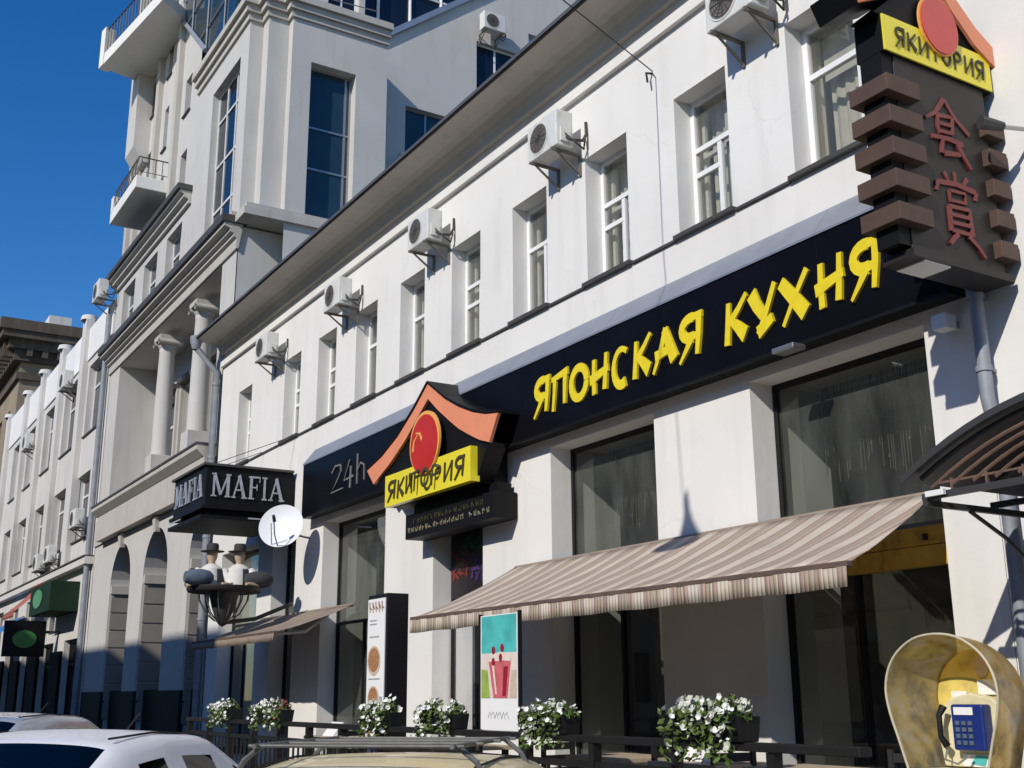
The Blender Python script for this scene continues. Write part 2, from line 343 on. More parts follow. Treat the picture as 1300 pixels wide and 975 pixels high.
def window(f, u0, u1, z0, z1, d, parent, fm='frame_white', gm='dark_glass', fr=0.07, mul=(), tra=(), sill=None, name='window'):
    """frame (the window part) > pane, sill.  mul: vertical bars at fractions, tra: (fraction, u-from, u-to)"""
    m = MB(); t = 0.06
    bar(m, f, u0, u0 + fr, z0, z1, d, d + t); bar(m, f, u1 - fr, u1, z0, z1, d, d + t)
    bar(m, f, u0 + fr, u1 - fr, z1 - fr, z1, d, d + t); bar(m, f, u0 + fr, u1 - fr, z0, z0 + fr, d, d + t)
    for q in mul:
        q = q if isinstance(q, tuple) else (q, 0, 1)
        c = u0 + (u1 - u0) * q[0]; bar(m, f, c - fr * 0.5, c + fr * 0.5, z0 + fr + (z1 - z0 - 2 * fr) * q[1], z0 + fr + (z1 - z0 - 2 * fr) * q[2], d + 0.003, d + t - 0.003)
    for q in tra:
        q = q if isinstance(q, tuple) else (q, 0, 1)
        c = z0 + (z1 - z0) * q[0]; bar(m, f, u0 + fr + (u1 - u0 - 2 * fr) * q[1], u0 + fr + (u1 - u0 - 2 * fr) * q[2], c - fr * 0.45, c + fr * 0.45, d - 0.004, d + t - 0.006)
    o = m.build(name, fm, parent)
    p = MB(); p.quad(f(u0 + fr / 2, z0 + fr / 2, d + 0.03), f(u1 - fr / 2, z0 + fr / 2, d + 0.03), f(u1 - fr / 2, z1 - fr / 2, d + 0.03), f(u0 + fr / 2, z1 - fr / 2, d + 0.03))
    p.build('pane', gm, o)
    if sill:
        s = MB(); bar(s, f, u0 - 0.05, u1 + 0.05, z0 - 0.035, z0 + 0.012, -0.07, d + 0.0); s.build('sill', sill, o)
    return o

def brush(mb, fr, pts, w0, w1=None, th=0.03, wm=None):
    """tapered brush stroke on a plane frame fr(u, v, n)"""
    w1 = w0 if w1 is None else w1; P = [Vector((p[0], p[1])) for p in pts]; n = len(P); Lf = []; Rg = []
    for k, p in enumerate(P):
        t = (P[min(k + 1, n - 1)] - P[max(k - 1, 0)]); t.normalize(); nn = Vector((-t.y, t.x)); q = k / (n - 1)
        ww = (w0 + (w1 - w0) * q) if wm is None else (w0 + (wm - w0) * q * 2 if q < 0.5 else wm + (w1 - wm) * (q * 2 - 1))
        Lf.append(p + nn * ww / 2); Rg.append(p - nn * ww / 2)
    for k in range(n - 1):
        quad = [Lf[k], Lf[k + 1], Rg[k + 1], Rg[k]]
        mb.prism([fr(q.x, q.y, 0) for q in quad], Vector(fr(0, 0, th)) - Vector(fr(0, 0, 0)))
def arcp(cx, cy, rx, ry, a0, a1, n=10): return [(cx + rx * math.cos(R(a0 + (a1 - a0) * k / n)), cy + ry * math.sin(R(a0 + (a1 - a0) * k / n))) for k in range(n + 1)]
GLY = {  # (points, w0, w1)
 'Я': [(arcp(.52, .74, .40, .25, 75, 285, 10), .17, .20), ([(.55, .98), (.98, 1.0)], .14, .12), ([(.5, .5), (.8, .52)], .16, .12), ([(.86, 1.02), (.84, .5), (.78, .05)], .17, .11), ([(.56, .5), (.35, .25), (.05, -.06)], .17, .06)],
 'П': [([(.2, .95), (.18, .5), (.12, .0)], .15, .10), ([(.0, .9), (.5, .96), (1.0, 1.02)], .10, .16), ([(.86, 1.0), (.84, .6), (.84, .12)], .18, .11)],
 'О': [(arcp(.5, .5, .40, .42, 0, 360, 20), .17, .17)],
 'Н': [([(.2, .95), (.2, .5), (.24, .0)], .13, .15), ([(.0, .40), (.5, .5), (1.0, .60)], .20, .14), ([(.88, 1.02), (.86, .5), (.82, .05)], .12, .16)],
 'С': [(arcp(.56, .5, .42, .47, 50, 300, 14), .10, .20)],
 'К': [([(.16, .96), (.14, .5), (.1, .0)], .12, .17), ([(.92, 1.02), (.6, .75), (.22, .5)], .10, .14), ([(.24, .56), (.55, .35), (.88, .10)], .12, .28)],
 'А': [([(.55, 1.0), (.3, .45), (.0, -.05)], .16, .08), ([(.48, .98), (.68, .6), (.92, .14)], .18, .26), ([(.08, .36), (.45, .42), (.8, .44)], .20, .13)],
 'У': [([(.05, .95), (.25, .65), (.5, .38)], .26, .20), ([(.95, 1.0), (.72, .6), (.45, .15), (.32, -.02)], .12, .14), ([(.30, .02), (.55, .12), (.86, .26)], .22, .16)],
 'Х': [([(.02, .92), (.45, .5), (.86, .08)], .20, .28), ([(.92, 1.0), (.5, .5), (.1, -.05)], .12, .08)],
 'И': [([(.12, 1.0), (.12, .5), (.1, .05)], .15, .15), ([(.12, .08), (.5, .5), (.86, .95)], .07, .07), ([(.9, 1.0), (.88, .5), (.84, .0)], .16, .12)],
 'Т': [([(.0, .92), (.5, .95), (1.0, 1.0)], .13, .16), ([(.5, .98), (.5, .5), (.46, .0)], .17, .11)],
 'Р': [([(.2, 1.0), (.2, .5), (.15, .0)], .16, .12), (arcp(.42, .74, .42, .24, 110, -110, 10), .14, .14)],
 '2': [([(.05, .75), (.3, .98), (.7, .95), (.75, .7), (.5, .4), (.05, .0), (.95, .04)], .07, .05)],
 '4': [([(.55, 1.0), (.05, .3), (.95, .35)], .07, .09), ([(.68, .75), (.66, -.05)], .10, .12)],
 'h': [([(.1, 1.1), (.12, .0)], .10, .08), ([(.12, .45), (.45, .72), (.8, .6), (.85, .05)], .06, .07)],
}
def lettering(text, fr, u0s, u1s, v0, v1, m, parent, th=0.03, slant=0.0, jit=0.0, bold=1.0):
    for ch, a, b in zip(text, u0s, u1s):
        if ch == ' ': continue
        mb = MB(); dv = random.uniform(-jit, jit); H = v1 - v0
        g = lambda u, v, n, a=a, b=b, dv=dv: fr(a + (b - a) * u + slant * (v - .5) * H, v0 + dv + H * v, n)
        sc = 0
        for i, (pts, wa, wb) in enumerate(GLY[ch]): brush(mb, g, pts, wa * bold, wb * bold, th + i * 0.0013)
        mb.build('letter', m, parent)

# ------------------------------------------------------------------ ground
struct(MB().quad((-400, -300, 0), (300, -300, 0), (300, 400, 0), (-400, 400, 0)).build('road', 'asphalt'))
struct(MB().box(-120, 40, 3.72, 60, -0.2, 0.13).build('pavement', 'paving'))
kb = struct(MB().box(-120, 40, 3.62, 3.715, -0.2, 0.075).build('kerb', 'kerb'))
for k in range(40):
    MB().box(-40 + k * 1.0, -39.012 + k * 1.0, 3.56, 3.71, 0.08, 0.145).build('kerb_stone', 'kerb', kb, bevel=0.012)
# ------------------------------------------------------------------ the restaurant building
D = 8.5; F = pf(D)
rb = thing('restaurant_building', 'white two-storey building with black restaurant fascia and wide grey eaves', 'building', (-17, D, 0))
UW = [(-8.03 - 1.93 * i) for i in range(9)] + [-26.62]
uholes = [(x, x + 0.95, 6.92, 8.76, 0.55) for x in UW]
gholes = [(-8.93, -6.61, 0.45, 4.86, 1.15), (-12.87, -10.6, 0.45, 4.86, 1.15), (-16.3, -14.72, 0.13, 4.86, 1.15), (-20.92, -18.1, 0.45, 4.86, 1.15), (-23.7, -22.35, 0.13, 4.86, 1.15), (-27.2, -24.6, 0.45, 4.86, 1.15)]
m = MB(); wall(m, F, -28.05, -6.05, 0.0, 9.86, uholes + gholes, 0.55)
m.build('wall', 'plaster', rb)
m = MB(); m.box(-28.05, -6.05, 13.2, 13.4, 0, 10.3); m.box(-28.05, -27.85, 9.7, 13.2, 0, 10.3); m.box(-6.25, -6.05, 9.7, 13.2, 0, 10.3); m.build('back_wall', 'plaster', rb)
# rooms behind the glass
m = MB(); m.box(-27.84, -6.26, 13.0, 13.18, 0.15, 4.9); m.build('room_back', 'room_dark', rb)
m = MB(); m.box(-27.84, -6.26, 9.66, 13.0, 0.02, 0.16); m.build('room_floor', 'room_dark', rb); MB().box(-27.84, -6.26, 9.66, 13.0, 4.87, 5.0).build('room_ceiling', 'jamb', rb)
m = MB(); m.box(-27.84, -6.26, 12.0, 12.1, 6.3, 9.6); m.box(-27.84, -6.26, 9.1, 12.0, 6.2, 6.3); m.box(-27.84, -6.26, 9.1, 12.0, 9.5, 9.62)
for x in (-9.3, -15.0, -20.8): m.box(x, x + .12, 9.1, 12.0, 6.3, 9.5)
m.build('upper_room', 'room_light', rb)
# eaves
m = MB(); m.prism([(-28.05, 8.42, 9.73), (-28.05, 8.42, 9.88), (-28.05, 8.6, 9.88), (-28.05, 8.6, 9.73)], (22.0, 0, 0)); m.build('eaves_band', 'plaster_trim', rb)
prof = [(8.52, 9.88), (8.52, 10.10), (8.44, 10.10), (8.43, 10.20), (8.38, 10.30), (8.28, 10.37), (8.16, 10.39), (7.80, 10.40), (7.80, 10.46), (9.0, 10.46), (9.0, 9.88)]
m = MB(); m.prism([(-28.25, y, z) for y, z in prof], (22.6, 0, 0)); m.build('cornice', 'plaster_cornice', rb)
m = MB(); m.prism([(-28.3, 7.74, 10.41), (-28.3, 7.74, 10.47), (-28.3, 12.5, 11.9), (-28.3, 13.6, 11.6), (-28.3, 13.6, 10.47), (-28.3, 7.79, 10.465)], (22.7, 0, 0)); m.build('roof', 'roof_metal', rb)
# upper windows
def old_window(x, parent, first):
    z0, z1 = 6.92, 8.76
    if first:
        o = window(F, x, x + .95, z0, z1, 0.26, parent, 'frame_white', 'window_glass', 0.075, tra=(0.66,), sill='dark_flashing')
    else:
        v = random.random()
        o = window(F, x, x + .95, z0, z1, 0.26, parent, 'frame_white', 'window_glass', 0.07, mul=((.52, 0, .62),), tra=(.63, (.45, 0, .52)) if v > .3 else (.63,), sill='dark_flashing')
        # the second sash behind, as in old double windows
        s = MB(); bar(s, F, x + .02, x + .08, z0, z1, .42, .46); bar(s, F, x + .87, x + .93, z0, z1, .42, .46); bar(s, F, x + .45, x + .52, z0, z1, .42, .46); bar(s, F, x + .08, x + .87, 8.02, 8.09, .42, .455)
        s.build('inner_sash', 'frame_old', o)
    def drape(a, b, za, zb, d, mt):  # pale drapes, added to catch sun and brighten the dim panes
        c = MB(); n = max(4, int((b - a) / .035))
        for k in range(n):
            u, u2 = a + (b - a) * k / n, a + (b - a) * (k + 1) / n; e, e2 = d + .022 * math.sin(k * 1.7), d + .022 * math.sin((k + 1) * 1.7)
            c.quad(F(u, za, e), F(u2, za, e2), F(u2, zb, e2), F(u, zb, e))
        c.build('curtain', mt, o, True)
    if first: drape(x + .05, x + .52, z0, z1, .62, 'curtain'); MB().box(x + .08, x + .87, D + .50, D + .51, 8.16, z1 - .08).build('pale_panel', 'curtain', o); return  # added pale panel in place of the bright ceiling behind this pane
    v = random.random()
    if v < .8: drape(x + .06, x + random.uniform(.3, .5), z0, z1, .56, random.choice(('curtain', 'curtain_grey')))
    if v < .55: drape(x + random.uniform(.6, .72), x + .9, z0, z1, .56, random.choice(('curtain', 'curtain_grey')))
    elif v > .75: drape(x + .06, x + .9, z1 - random.uniform(.3, .9), z1, .53, 'curtain_grey')
for i, x in enumerate(UW): old_window(x, rb, i == 0)
# string course between the sills
for a, b in zip([-28.95] + sorted(UW), sorted(UW) + [-6.1]): MB().box(max(a + 1.01, -28.0), b - .06, D - .035, D, 6.875, 6.905).build('string_course', 'dark_flashing', rb)
# ground-floor windows
for (a, b, c, d, e), mu, tr in zip(gholes, ((.42,), (.47,), (.5,), (.45,), (.5,), (.34, .67)), (((.60, 0, 1),), ((.62, 0, 1),), ((.62, 0, 1),), ((.56, 0, 1),), ((.62, 0, 1),), ((.62, 0, 1),))):
    mm_ = tuple((q, 0, .56) for q in mu)
    o = window(F, a, b, c, d, 0.33, rb, 'frame_black', 'shop_glass', 0.06, mul=mm_, tra=tr, sill='granite', name='shop_window')
# curtains in the far left window (beside the marquee)
c = MB(); n = 40
for k in range(n):
    a = -27.15 + 2.5 * k / n; b = -27.15 + 2.5 * (k + 1) / n
    c.quad((a, 9.05 + .04 * (k % 2), .5), (b, 9.05 + .04 * ((k + 1) % 2), .5), (b, 9.05 + .04 * ((k + 1) % 2), 4.8), (a, 9.05 + .04 * (k % 2), 4.8))
c.build('curtain', 'curtain', rb)
for a, b, n in ((-8.8, -6.7, 90), (-12.75, -10.7, 90), (-20.8, -18.2, 100)):
    m = MB(); rnd = random.Random(n + int(a))
    for k in range(n):
        x = a + (b - a) * (k + rnd.random()) / n; z = 4.86 - .25 - rnd.random() * .9; m.box(x - .003, x + .003, 9.40, 9.406, z, 4.86)
        if rnd.random() < .3: zz = rnd.uniform(z, 4.7); m.box(x - .012, x + .012, 9.395, 9.41, zz, zz + .03)
    ob = m.build('string_curtain', 'room_wall', rb); ob['kind'] = 'stuff'
for x, y, z in ((-8.3, 10.6, 3.75), (-7.3, 11.3, 3.6), (-11.9, 10.8, 3.7), (-11.0, 11.4, 3.8), (-19.8, 10.6, 3.7), (-18.8, 11.2, 3.7)):
    MB().tube([(x, y, z), (x, y, 4.87)], .008, 5).build('lamp_flex', 'iron', rb); MB().lathe([(.03, .24), (.08, .2), (.17, .0), (.16, .0), (.0, .16)], (x, y, z), 'z', 16).build('pendant_lamp', 'curtain', rb, True)
for x in (-9.6, -13.4, -17.5, -21.6): MB().box(x, x + .25, 10.6, 13.0, .16, 4.87).build('room_partition', 'room_wall', rb)
MB().box(-27.8, -6.3, 11.6, 11.75, 3.6, 4.1).build('room_beam', 'wood_dark', rb)
for x0, x1 in ((-8.8, -6.7), (-12.7, -10.8), (-20.6, -18.3)): MB().box(x0, x1, 12.2, 12.5, .2, 2.2).build('bar_shelf', 'wood_dark', rb)
# wooden lintel board in the open bay
wb = MB(); wb.box(-7.98, -6.66, 8.70, 8.80, 2.89, 3.06); wb.build('lintel_board', 'wood_yellow', rb); wb = MB(); wb.box(-7.98, -6.66, 8.695, 8.80, 2.70, 2.882); wb.build('lintel_board', 'wood_yellow', rb)
m = MB(); m.box(-7.0, -6.95, 8.68, 8.694, 2.93, 2.99); m.box(-7.62, -7.57, 8.68, 8.694, 2.93, 2.99); m.build('bolt', 'iron', rb)
# poster over the door
m = MB(); m.quad((-16.25, 8.80, 3.05), (-14.77, 8.80, 3.05), (-14.77, 8.80, 4.2), (-16.25, 8.80, 4.2)); ps = m.build('door_poster', 'poster_dark', rb)
for mt, n, zr in (('poster_green', 46, (3.72, 4.02)), ('poster_red', 26, (3.35, 3.8)), ('poster_violet', 26, (3.3, 3.62))):
    m = MB(); xr = {'poster_green': (-15.9, -14.85), 'poster_red': (-16.2, -15.7), 'poster_violet': (-15.6, -14.85)}[mt]
    for _ in range(n):
        x, z = random.uniform(*xr), random.uniform(*zr); a = random.uniform(0, 6.3); l = random.uniform(.05, .14); y = 8.795 - random.random() * .004
        dx, dz = math.cos(a) * l, math.sin(a) * l; m.poly([(x - dx, y, z - dz), (x + dz * .25, y, z - dx * .25), (x + dx, y, z + dz), (x - dz * .25, y, z + dx * .25)])
    m.build('print_patch', mt, ps)
# drainpipes
m = MB(); m.tube([(-28.2, 7.80, 10.40), (-28.2, 7.80, 10.22), (-28.15, 8.36, 9.62), (-28.15, 8.36, 0.3)], 0.085, 10); m.lathe([(.16, .14), (.16, .02), (.09, -.2)], (-28.2, 7.80, 10.36), 'z', 12); m.build('drainpipe', 'zinc', rb, True)
for z in (9.3, 7.4, 5.4, 3.4): MB().lathe([(.10, -.03), (.10, .03)], (-28.15, 8.36, z), 'z', 10).build('pipe_collar', 'zinc', rb, True)
m = MB(); m.tube([(-5.93, 7.80, 10.40), (-5.93, 7.80, 10.22), (-5.93, 8.36, 9.62), (-5.93, 8.36, 4.0), (-5.86, 8.36, 3.5), (-5.86, 8.36, .3)], 0.06, 10); m.build('drainpipe', 'zinc', rb, True)
for z in (9.0, 7.2, 4.9, 4.25): MB().lathe([(.072, -.025), (.072, .025)], (-5.93, 8.36, z), 'z', 10).box(-5.95, -5.91, 8.4, 8.5, z - .015, z + .015).build('pipe_collar', 'zinc', rb, True)

# neighbour at the right
nb = thing('neighbour_building', 'plain pale wall of the next building beyond the right drainpipe', 'building', (0, D, 0))
m = MB(); wall(m, F, -6.045, 8.0, 0, 12.0, [(-4.9, -3.3, .13, 2.75, .4), (-3.9, -2.7, 6.6, 8.6, .3), (-1.0, .2, 6.6, 8.6, .3)], .4); m.build('wall', 'plaster', nb)
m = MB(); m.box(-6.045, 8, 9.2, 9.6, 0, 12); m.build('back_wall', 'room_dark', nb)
window(F, -3.9, -2.7, 6.6, 8.6, .2, nb, mul=(.5,), tra=(.65,), sill='dark_flashing'); window(F, -1.0, .2, 6.6, 8.6, .2, nb, mul=(.5,), tra=(.65,), sill='dark_flashing')
m = MB(); m.box(-4.88, -3.32, 8.7, 8.76, .13, 2.74); m.build('door', 'steel_dark', nb)

# ------------------------------------------------------------------ fascia sign
fs = thing('fascia_sign', 'long navy-black fascia reading ЯПОНСКАЯ КУХНЯ in yellow brush letters', 'sign', (-14, 8.3, 4.98))
xs = [-21.5, -19.3, -17.2, -15.1, -13.2, -11.2, -9.2, -7.6, -6.12]
for a, b in zip(xs, xs[1:]): MB().box(a + .002, b - .002, 8.26, 8.49, 4.98, 6.06).build('panel', 'sign_navy', fs, bevel=.004)
for a, b in zip(xs, xs[1:]):
    dz = random.uniform(-.004, .004)
    MB().prism([(a, 8.245, 6.045 + dz), (a, 8.245, 6.07 + dz), (a, 8.495, 6.40 + dz), (a, 8.497, 6.385 + dz)], (b - a - .004, 0, 0)).build('flashing_sheet', 'flashing', fs)
MB().box(-21.5, -6.12, 8.235, 8.258, 4.965, 5.0).build('bottom_trim', 'sign_black', fs)
fr = lambda u, v, n: (u, 8.258 - n, v)
UA = [(-12.85, -12.46), (-12.42, -12.04), (-11.99, -11.56), (-11.52, -11.13), (-11.07, -10.69), (-10.62, -10.26), (-10.22, -9.80), (-9.75, -9.34)]
UB = [(-8.97, -8.60), (-8.57, -8.18), (-8.12, -7.71), (-7.63, -7.26), (-7.18, -6.80)]
lettering('ЯПОНСКАЯ', fr, [u[0] for u in UA], [u[1] for u in UA], 5.24, 5.72, 'letter_yellow', fs, .03, .06, .012, 1.38)
lettering('КУХНЯ', fr, [u[0] for u in UB], [u[1] for u in UB], 5.24, 5.73, 'letter_yellow', fs, .03, .06, .012, 1.38)
lettering('24h', fr, [-20.0, -19.4, -18.85], [-19.4, -18.95, -18.42], 5.26, 5.76, 'letter_grey', fs, .02, .03)
fl = thing('floodlight', 'small grey floodlight under the fascia above the right shop window', 'lamp', (-8.0, 8.2, 4.9))
MB().box(-8.12, -7.82, 8.06, 8.24, 4.90, 4.955).build('housing', 'steel', fl, bevel=.01); MB().box(-7.99, -7.95, 8.2, 8.27, 4.95, 4.99).build('arm', 'steel_dark', fl)
fl = thing('floodlight', 'small white box lamp on the white pilaster beside the right drainpipe', 'lamp', (-6.25, 8.4, 4.72))
MB().box(-6.33, -6.18, 8.25, 8.40, 4.68, 4.82).build('housing', 'white_plain', fl, bevel=.01); MB().box(-6.28, -6.23, 8.4, 8.5, 4.72, 4.78).build('arm', 'steel', fl)

# ------------------------------------------------------------------ roof-shaped logo sign over the entrance
lg = thing('logo_sign', 'roof-shaped entrance sign with orange chevron, red disc and yellow ЯКИТОРИЯ nameplate', 'sign', (-15.4, 8.2, 4.5))
OUT = [(-17.6, 5.26), (-17.02, 5.40), (-16.43, 5.63), (-15.88, 5.94), (-15.40, 6.27), (-14.82, 5.90), (-14.4, 5.69), (-13.98, 5.52), (-13.6, 5.41), (-13.27, 5.36)]
INN = [(-13.51, 4.99), (-13.80, 5.08), (-14.09, 5.21), (-14.4, 5.36), (-14.69, 5.54), (-15.07, 5.79), (-15.39, 6.03), (-15.74, 5.80), (-16.14, 5.53), (-16.71, 5.24), (-17.33, 4.99)]
def strip(o, i, y, th):     # chevron as a strip of prisms
    mb = MB(); n = 16
    def samp(pl, t):
        ls = [math.dist(a, b) for a, b in zip(pl, pl[1:])]; d = t * sum(ls)
        for (a, b), l in zip(zip(pl, pl[1:]), ls):
            if d <= l + 1e-9: return (a[0] + (b[0] - a[0]) * d / l, a[1] + (b[1] - a[1]) * d / l)
            d -= l
        return pl[-1]
    for side in (0, 1):
        po = o[:5] if side == 0 else o[4:]; pi = list(reversed(i))[:5] if side == 0 else list(reversed(i[:7]))
        for k in range(n):
            a, b = samp(po, k / n), samp(po, (k + 1) / n); c, d = samp(pi, (k + 1) / n), samp(pi, k / n)
            mb.prism([(a[0], y, a[1]), (b[0], y, b[1]), (c[0], y, c[1]), (d[0], y, d[1])], (0, th, 0))
    return mb
strip(OUT, INN, 7.90, .05).build('chevron', 'sign_orange', lg)
m = MB()
for a, b in zip(OUT, OUT[1:]): m.prism([(a[0], 7.88, a[1] + .012), (b[0], 7.88, b[1] + .012), (b[0], 7.88, b[1] + .05), (a[0], 7.88, a[1] + .05)], (0, .58, 0))
m.build('roof_sheet', 'sign_black', lg)
body = [(-17.25, 5.02)] + [(x, z - .02) for x, z in reversed(INN[:])] [1:-1] + [(-13.6, 5.02), (-14.0, 4.5), (-16.65, 4.5)]
m = MB(); m.prism([(x, 7.955, z) for x, z in body], (0, .30, 0)); m.prism([(x, 8.0, z) for x, z in [(-16.6, 4.52), (-13.98, 4.52), (-13.98, 5.3), (-16.6, 5.3)]], (0, .48, 0)); m.build('body', 'sign_black', lg)
MB().box(-16.74, -13.93, 7.84, 7.99, 4.51, 5.015).build('nameplate', 'sign_yellow', lg)
def disc(mb, c, rx, rz, y, th, n=36): mb.prism([(c[0] + rx * math.cos(2 * math.pi * k / n), y, c[1] + rz * math.sin(2 * math.pi * k / n)) for k in range(n)], (0, th, 0))
m = MB(); disc(m, (-15.3, 5.31), .49, .49, 7.80, .036); dr = m.build('disc_rim', 'sign_rim', lg)
m = MB(); disc(m, (-15.3, 5.29), .445, .455, 7.79, .02); m.build('red_disc', 'sign_red', dr)
m = MB(); brush(m, lambda u, v, n: (u, 7.79 - n, v), [(-15.66, 5.22), (-15.62, 5.38), (-15.5, 5.46)], .05, .02, .006); brush(m, lambda u, v, n: (u, 7.79 - n, v), [(-15.56, 5.50), (-15.42, 5.47), (-15.36, 5.36)], .02, .05, .007); m.build('highlight_mark', 'sign_rim', dr)
LX = [(-16.62, -16.32), (-16.28, -16.02), (-15.98, -15.72), (-15.68, -15.42), (-15.36, -15.08), (-15.02, -14.78), (-14.72, -14.44), (-14.38, -14.08)]
lettering('ЯКИТОРИЯ', lambda u, v, n: (u, 7.779 - n, v) if -15.75 < u < -14.85 else (u, 7.836 - n, v), [a for a, b in LX], [b for a, b in LX], 4.60, 4.90, 'letter_dark', lg, .012, .05, .01)
sb = thing('sub_sign', 'black panel with small pale writing below the yellow nameplate over the entrance', 'sign', (-15.1, 8.2, 4))
MB().box(-16.50, -13.72, 8.10, 8.485, 3.98, 4.36).build('box', 'sign_black', sb, bevel=.006)
for row, (z, mt, x0, x1) in enumerate(((4.12, 'letter_dim', -16.38, -13.9), (4.25, 'letter_dark', -16.2, -14.0))):
    x = x0
    while x < x1:
        wl = random.uniform(.07, .12)
        if random.random() > .14:
            m = MB(); f2 = lambda u, v, n: (u, 8.096 - n, v)
            brush(m, f2, [(x, z + random.uniform(-.01, .03)), (x + .01, z - .05)], .018, .012, .008)
            brush(m, f2, [(x + .01, z + random.uniform(-.04, .03)), (x + wl * .7, z + random.uniform(-.05, .03))], .018, .01, .009)
            if random.random() > .4: brush(m, f2, [(x + wl * .7, z + .03), (x + wl * .65, z - .05)], .016, .01, .0075)
            m.build('letter', mt, sb)
        x += wl + .03
MB().box(-16.4, -13.8, 8.2, 8.44, 4.365, 4.5).build('spacer', 'sign_black', sb)

# ------------------------------------------------------------------ projecting totem sign
tt = thing('projecting_sign', 'tall brown projecting sign with stepped edges, red characters and yellow ЯКИТОРИЯ plate', 'sign', (-5.75, 7.8, 4.95))
MB().box(-5.86, -5.62, 7.20, 8.36, 5.0, 6.74).build('board', 'totem_board', tt, bevel=.006)
MB().box(-5.90, -5.58, 7.16, 8.42, 4.93, 4.998).build('base_tray', 'totem_board', tt)
MB().box(-5.88, -5.60, 7.30, 7.62, 4.915, 4.93).build('light_patch', 'white_plain', tt)
MB().box(-5.85, -5.63, 7.06, 7.25, 5.03, 6.73).build('edge_core', 'sign_black', tt)
for i in range(5):
    z = 5.19 + i * .283
    MB().box(-5.93, -5.53, 6.98, 7.38, z, z + .15).build('step_block', 'totem_brown', tt, bevel=.004)
    MB().box(-5.92, -5.54, 8.24, 8.47, z - .07, z + .08).build('step_block', 'totem_brown', tt, bevel=.004)
MB().box(-5.88, -5.60, 7.06, 8.46, 6.735, 7.08).build('nameplate_box', 'sign_black', tt)
pl = MB(); pl.box(-5.60, -5.585, 7.07, 8.455, 6.74, 7.075); pl.build('nameplate', 'sign_yellow', tt)
fx = lambda u, v, n: (-5.583 + n, u, v)
NX = [7.20 + i * .148 for i in range(8)]
lettering('ЯКИТОРИЯ', fx, NX, [a + .125 for a in NX], 6.81, 6.99, 'letter_dark', tt, .008, .03)
m = MB(); m.prism([(-5.58, 7.77 + .255 * math.cos(a), 7.17 + .29 * math.sin(a)) for a in [2 * math.pi * k / 32 for k in range(32)]], (.02, 0, 0)); dr = m.build('disc_rim', 'sign_rim', tt)
m = MB(); m.prism([(-5.559, 7.77 + .235 * math.cos(a), 7.165 + .27 * math.sin(a)) for a in [2 * math.pi * k / 32 for k in range(32)]], (.012, 0, 0)); m.build('red_disc', 'sign_red', dr)
CH = [(6.70, 7.02), (6.95, 7.10), (7.25, 7.28), (7.55, 7.55), (7.77, 7.85)]; CI = [(6.80, 6.84), (7.05, 6.96), (7.30, 7.10), (7.57, 7.36), (7.77, 7.62)]
for s in (0, 1):
    m = MB(); mir = (lambda y: y) if s == 0 else (lambda y: 15.54 - y)
    for k in range(4):
        up_ = .24 if s == 0 else .03; q = [CH[k], CH[k + 1], CI[k + 1], CI[k]]; m.prism([(-5.56, mir(y), z + up_) for y, z in q], (-.03, 0, 0))
    m.build('chevron', 'sign_orange', tt)
    m = MB()
    for k in range(4):
        q = [CH[k], CH[k + 1], CI[k + 1], CI[k]]; m.prism([(-5.60, mir(y), z + up_) for y, z in q], (-.42, 0, 0))
    m.build('roof_arm', 'sign_black', tt)
MB().prism([(-5.61, 7.0, 7.08), (-5.61, 7.77, 7.75), (-5.61, 8.5, 7.08)], (-.26, 0, 0)).build('gable', 'sign_black', tt)
def kanji(strokes, y0, z0, s):
    m = MB()
    for i, (p, a, b) in enumerate(strokes): brush(m, lambda u, v, n: (-5.618 + n, y0 + u * s, z0 + v * s), p, a, b, .012 + .0011 * i)
    m.build('character', 'letter_red', tt)
kanji([([(.5, 1.05), (.25, .75), (.0, .6)], .09, .06), ([(.5, 1.05), (.75, .75), (1.05, .55)], .06, .09), ([(.3, .72), (.65, .76)], .08, .06), ([(.3, .72), (.28, .5), (.32, .4)], .07, .07), ([(.66, .76), (.62, .45)], .07, .07), ([(.3, .58), (.62, .6)], .06, .06), ([(.3, .44), (.62, .46)], .06, .06), ([(.1, .3), (.5, .34), (.85, .32)], .07, .09), ([(.35, .3), (.3, .05)], .07, .06), ([(.35, .06), (.75, .12)], .1, .07), ([(.7, .3), (.85, .08), (.98, -.08)], .1, .06)], 7.52, 5.93, .53)
kanji([([(.5, 1.1), (.5, .92)], .07, .05), ([(.25, 1.05), (.33, .92)], .07, .05), ([(.78, 1.05), (.68, .93)], .07, .05), ([(.08, .85), (.5, .9), (.95, .86)], .08, .09), ([(.08, .86), (.03, .7)], .08, .05), ([(.95, .86), (.92, .72)], .08, .05), ([(.32, .76), (.68, .78), (.68, .62), (.32, .6), (.32, .76)], .05, .05), ([(.28, .5), (.27, .1)], .08, .07), ([(.28, .5), (.74, .52), (.75, .1)], .07, .09), ([(.28, .37), (.74, .39)], .06, .06), ([(.28, .24), (.74, .26)], .06, .06), ([(.28, .11), (.75, .12)], .06, .06), ([(.4, .08), (.2, -.12)], .08, .05), ([(.64, .08), (.85, -.06), (.98, -.2)], .08, .05)], 7.54, 5.20, .56)
m = MB(); m.tube([(-5.74, 8.3, 6.55), (-5.74, 8.5, 6.55)], .03); m.tube([(-5.74, 8.3, 5.3), (-5.74, 8.5, 5.3)], .03); m.build('wall_bracket', 'steel', tt)
sp = thing('spotlight', 'small steel spotlight arm reaching from the wall behind the projecting sign', 'lamp', (-5.2, 8.5, 6.3))
MB().tube([(-5.25, 8.5, 6.22), (-5.35, 8.1, 6.20)], .02).build('arm', 'steel', sp); MB().tube([(-5.33, 8.15, 6.2), (-5.40, 7.95, 6.22)], [.04, .06]).build('head', 'steel_dark', sp)

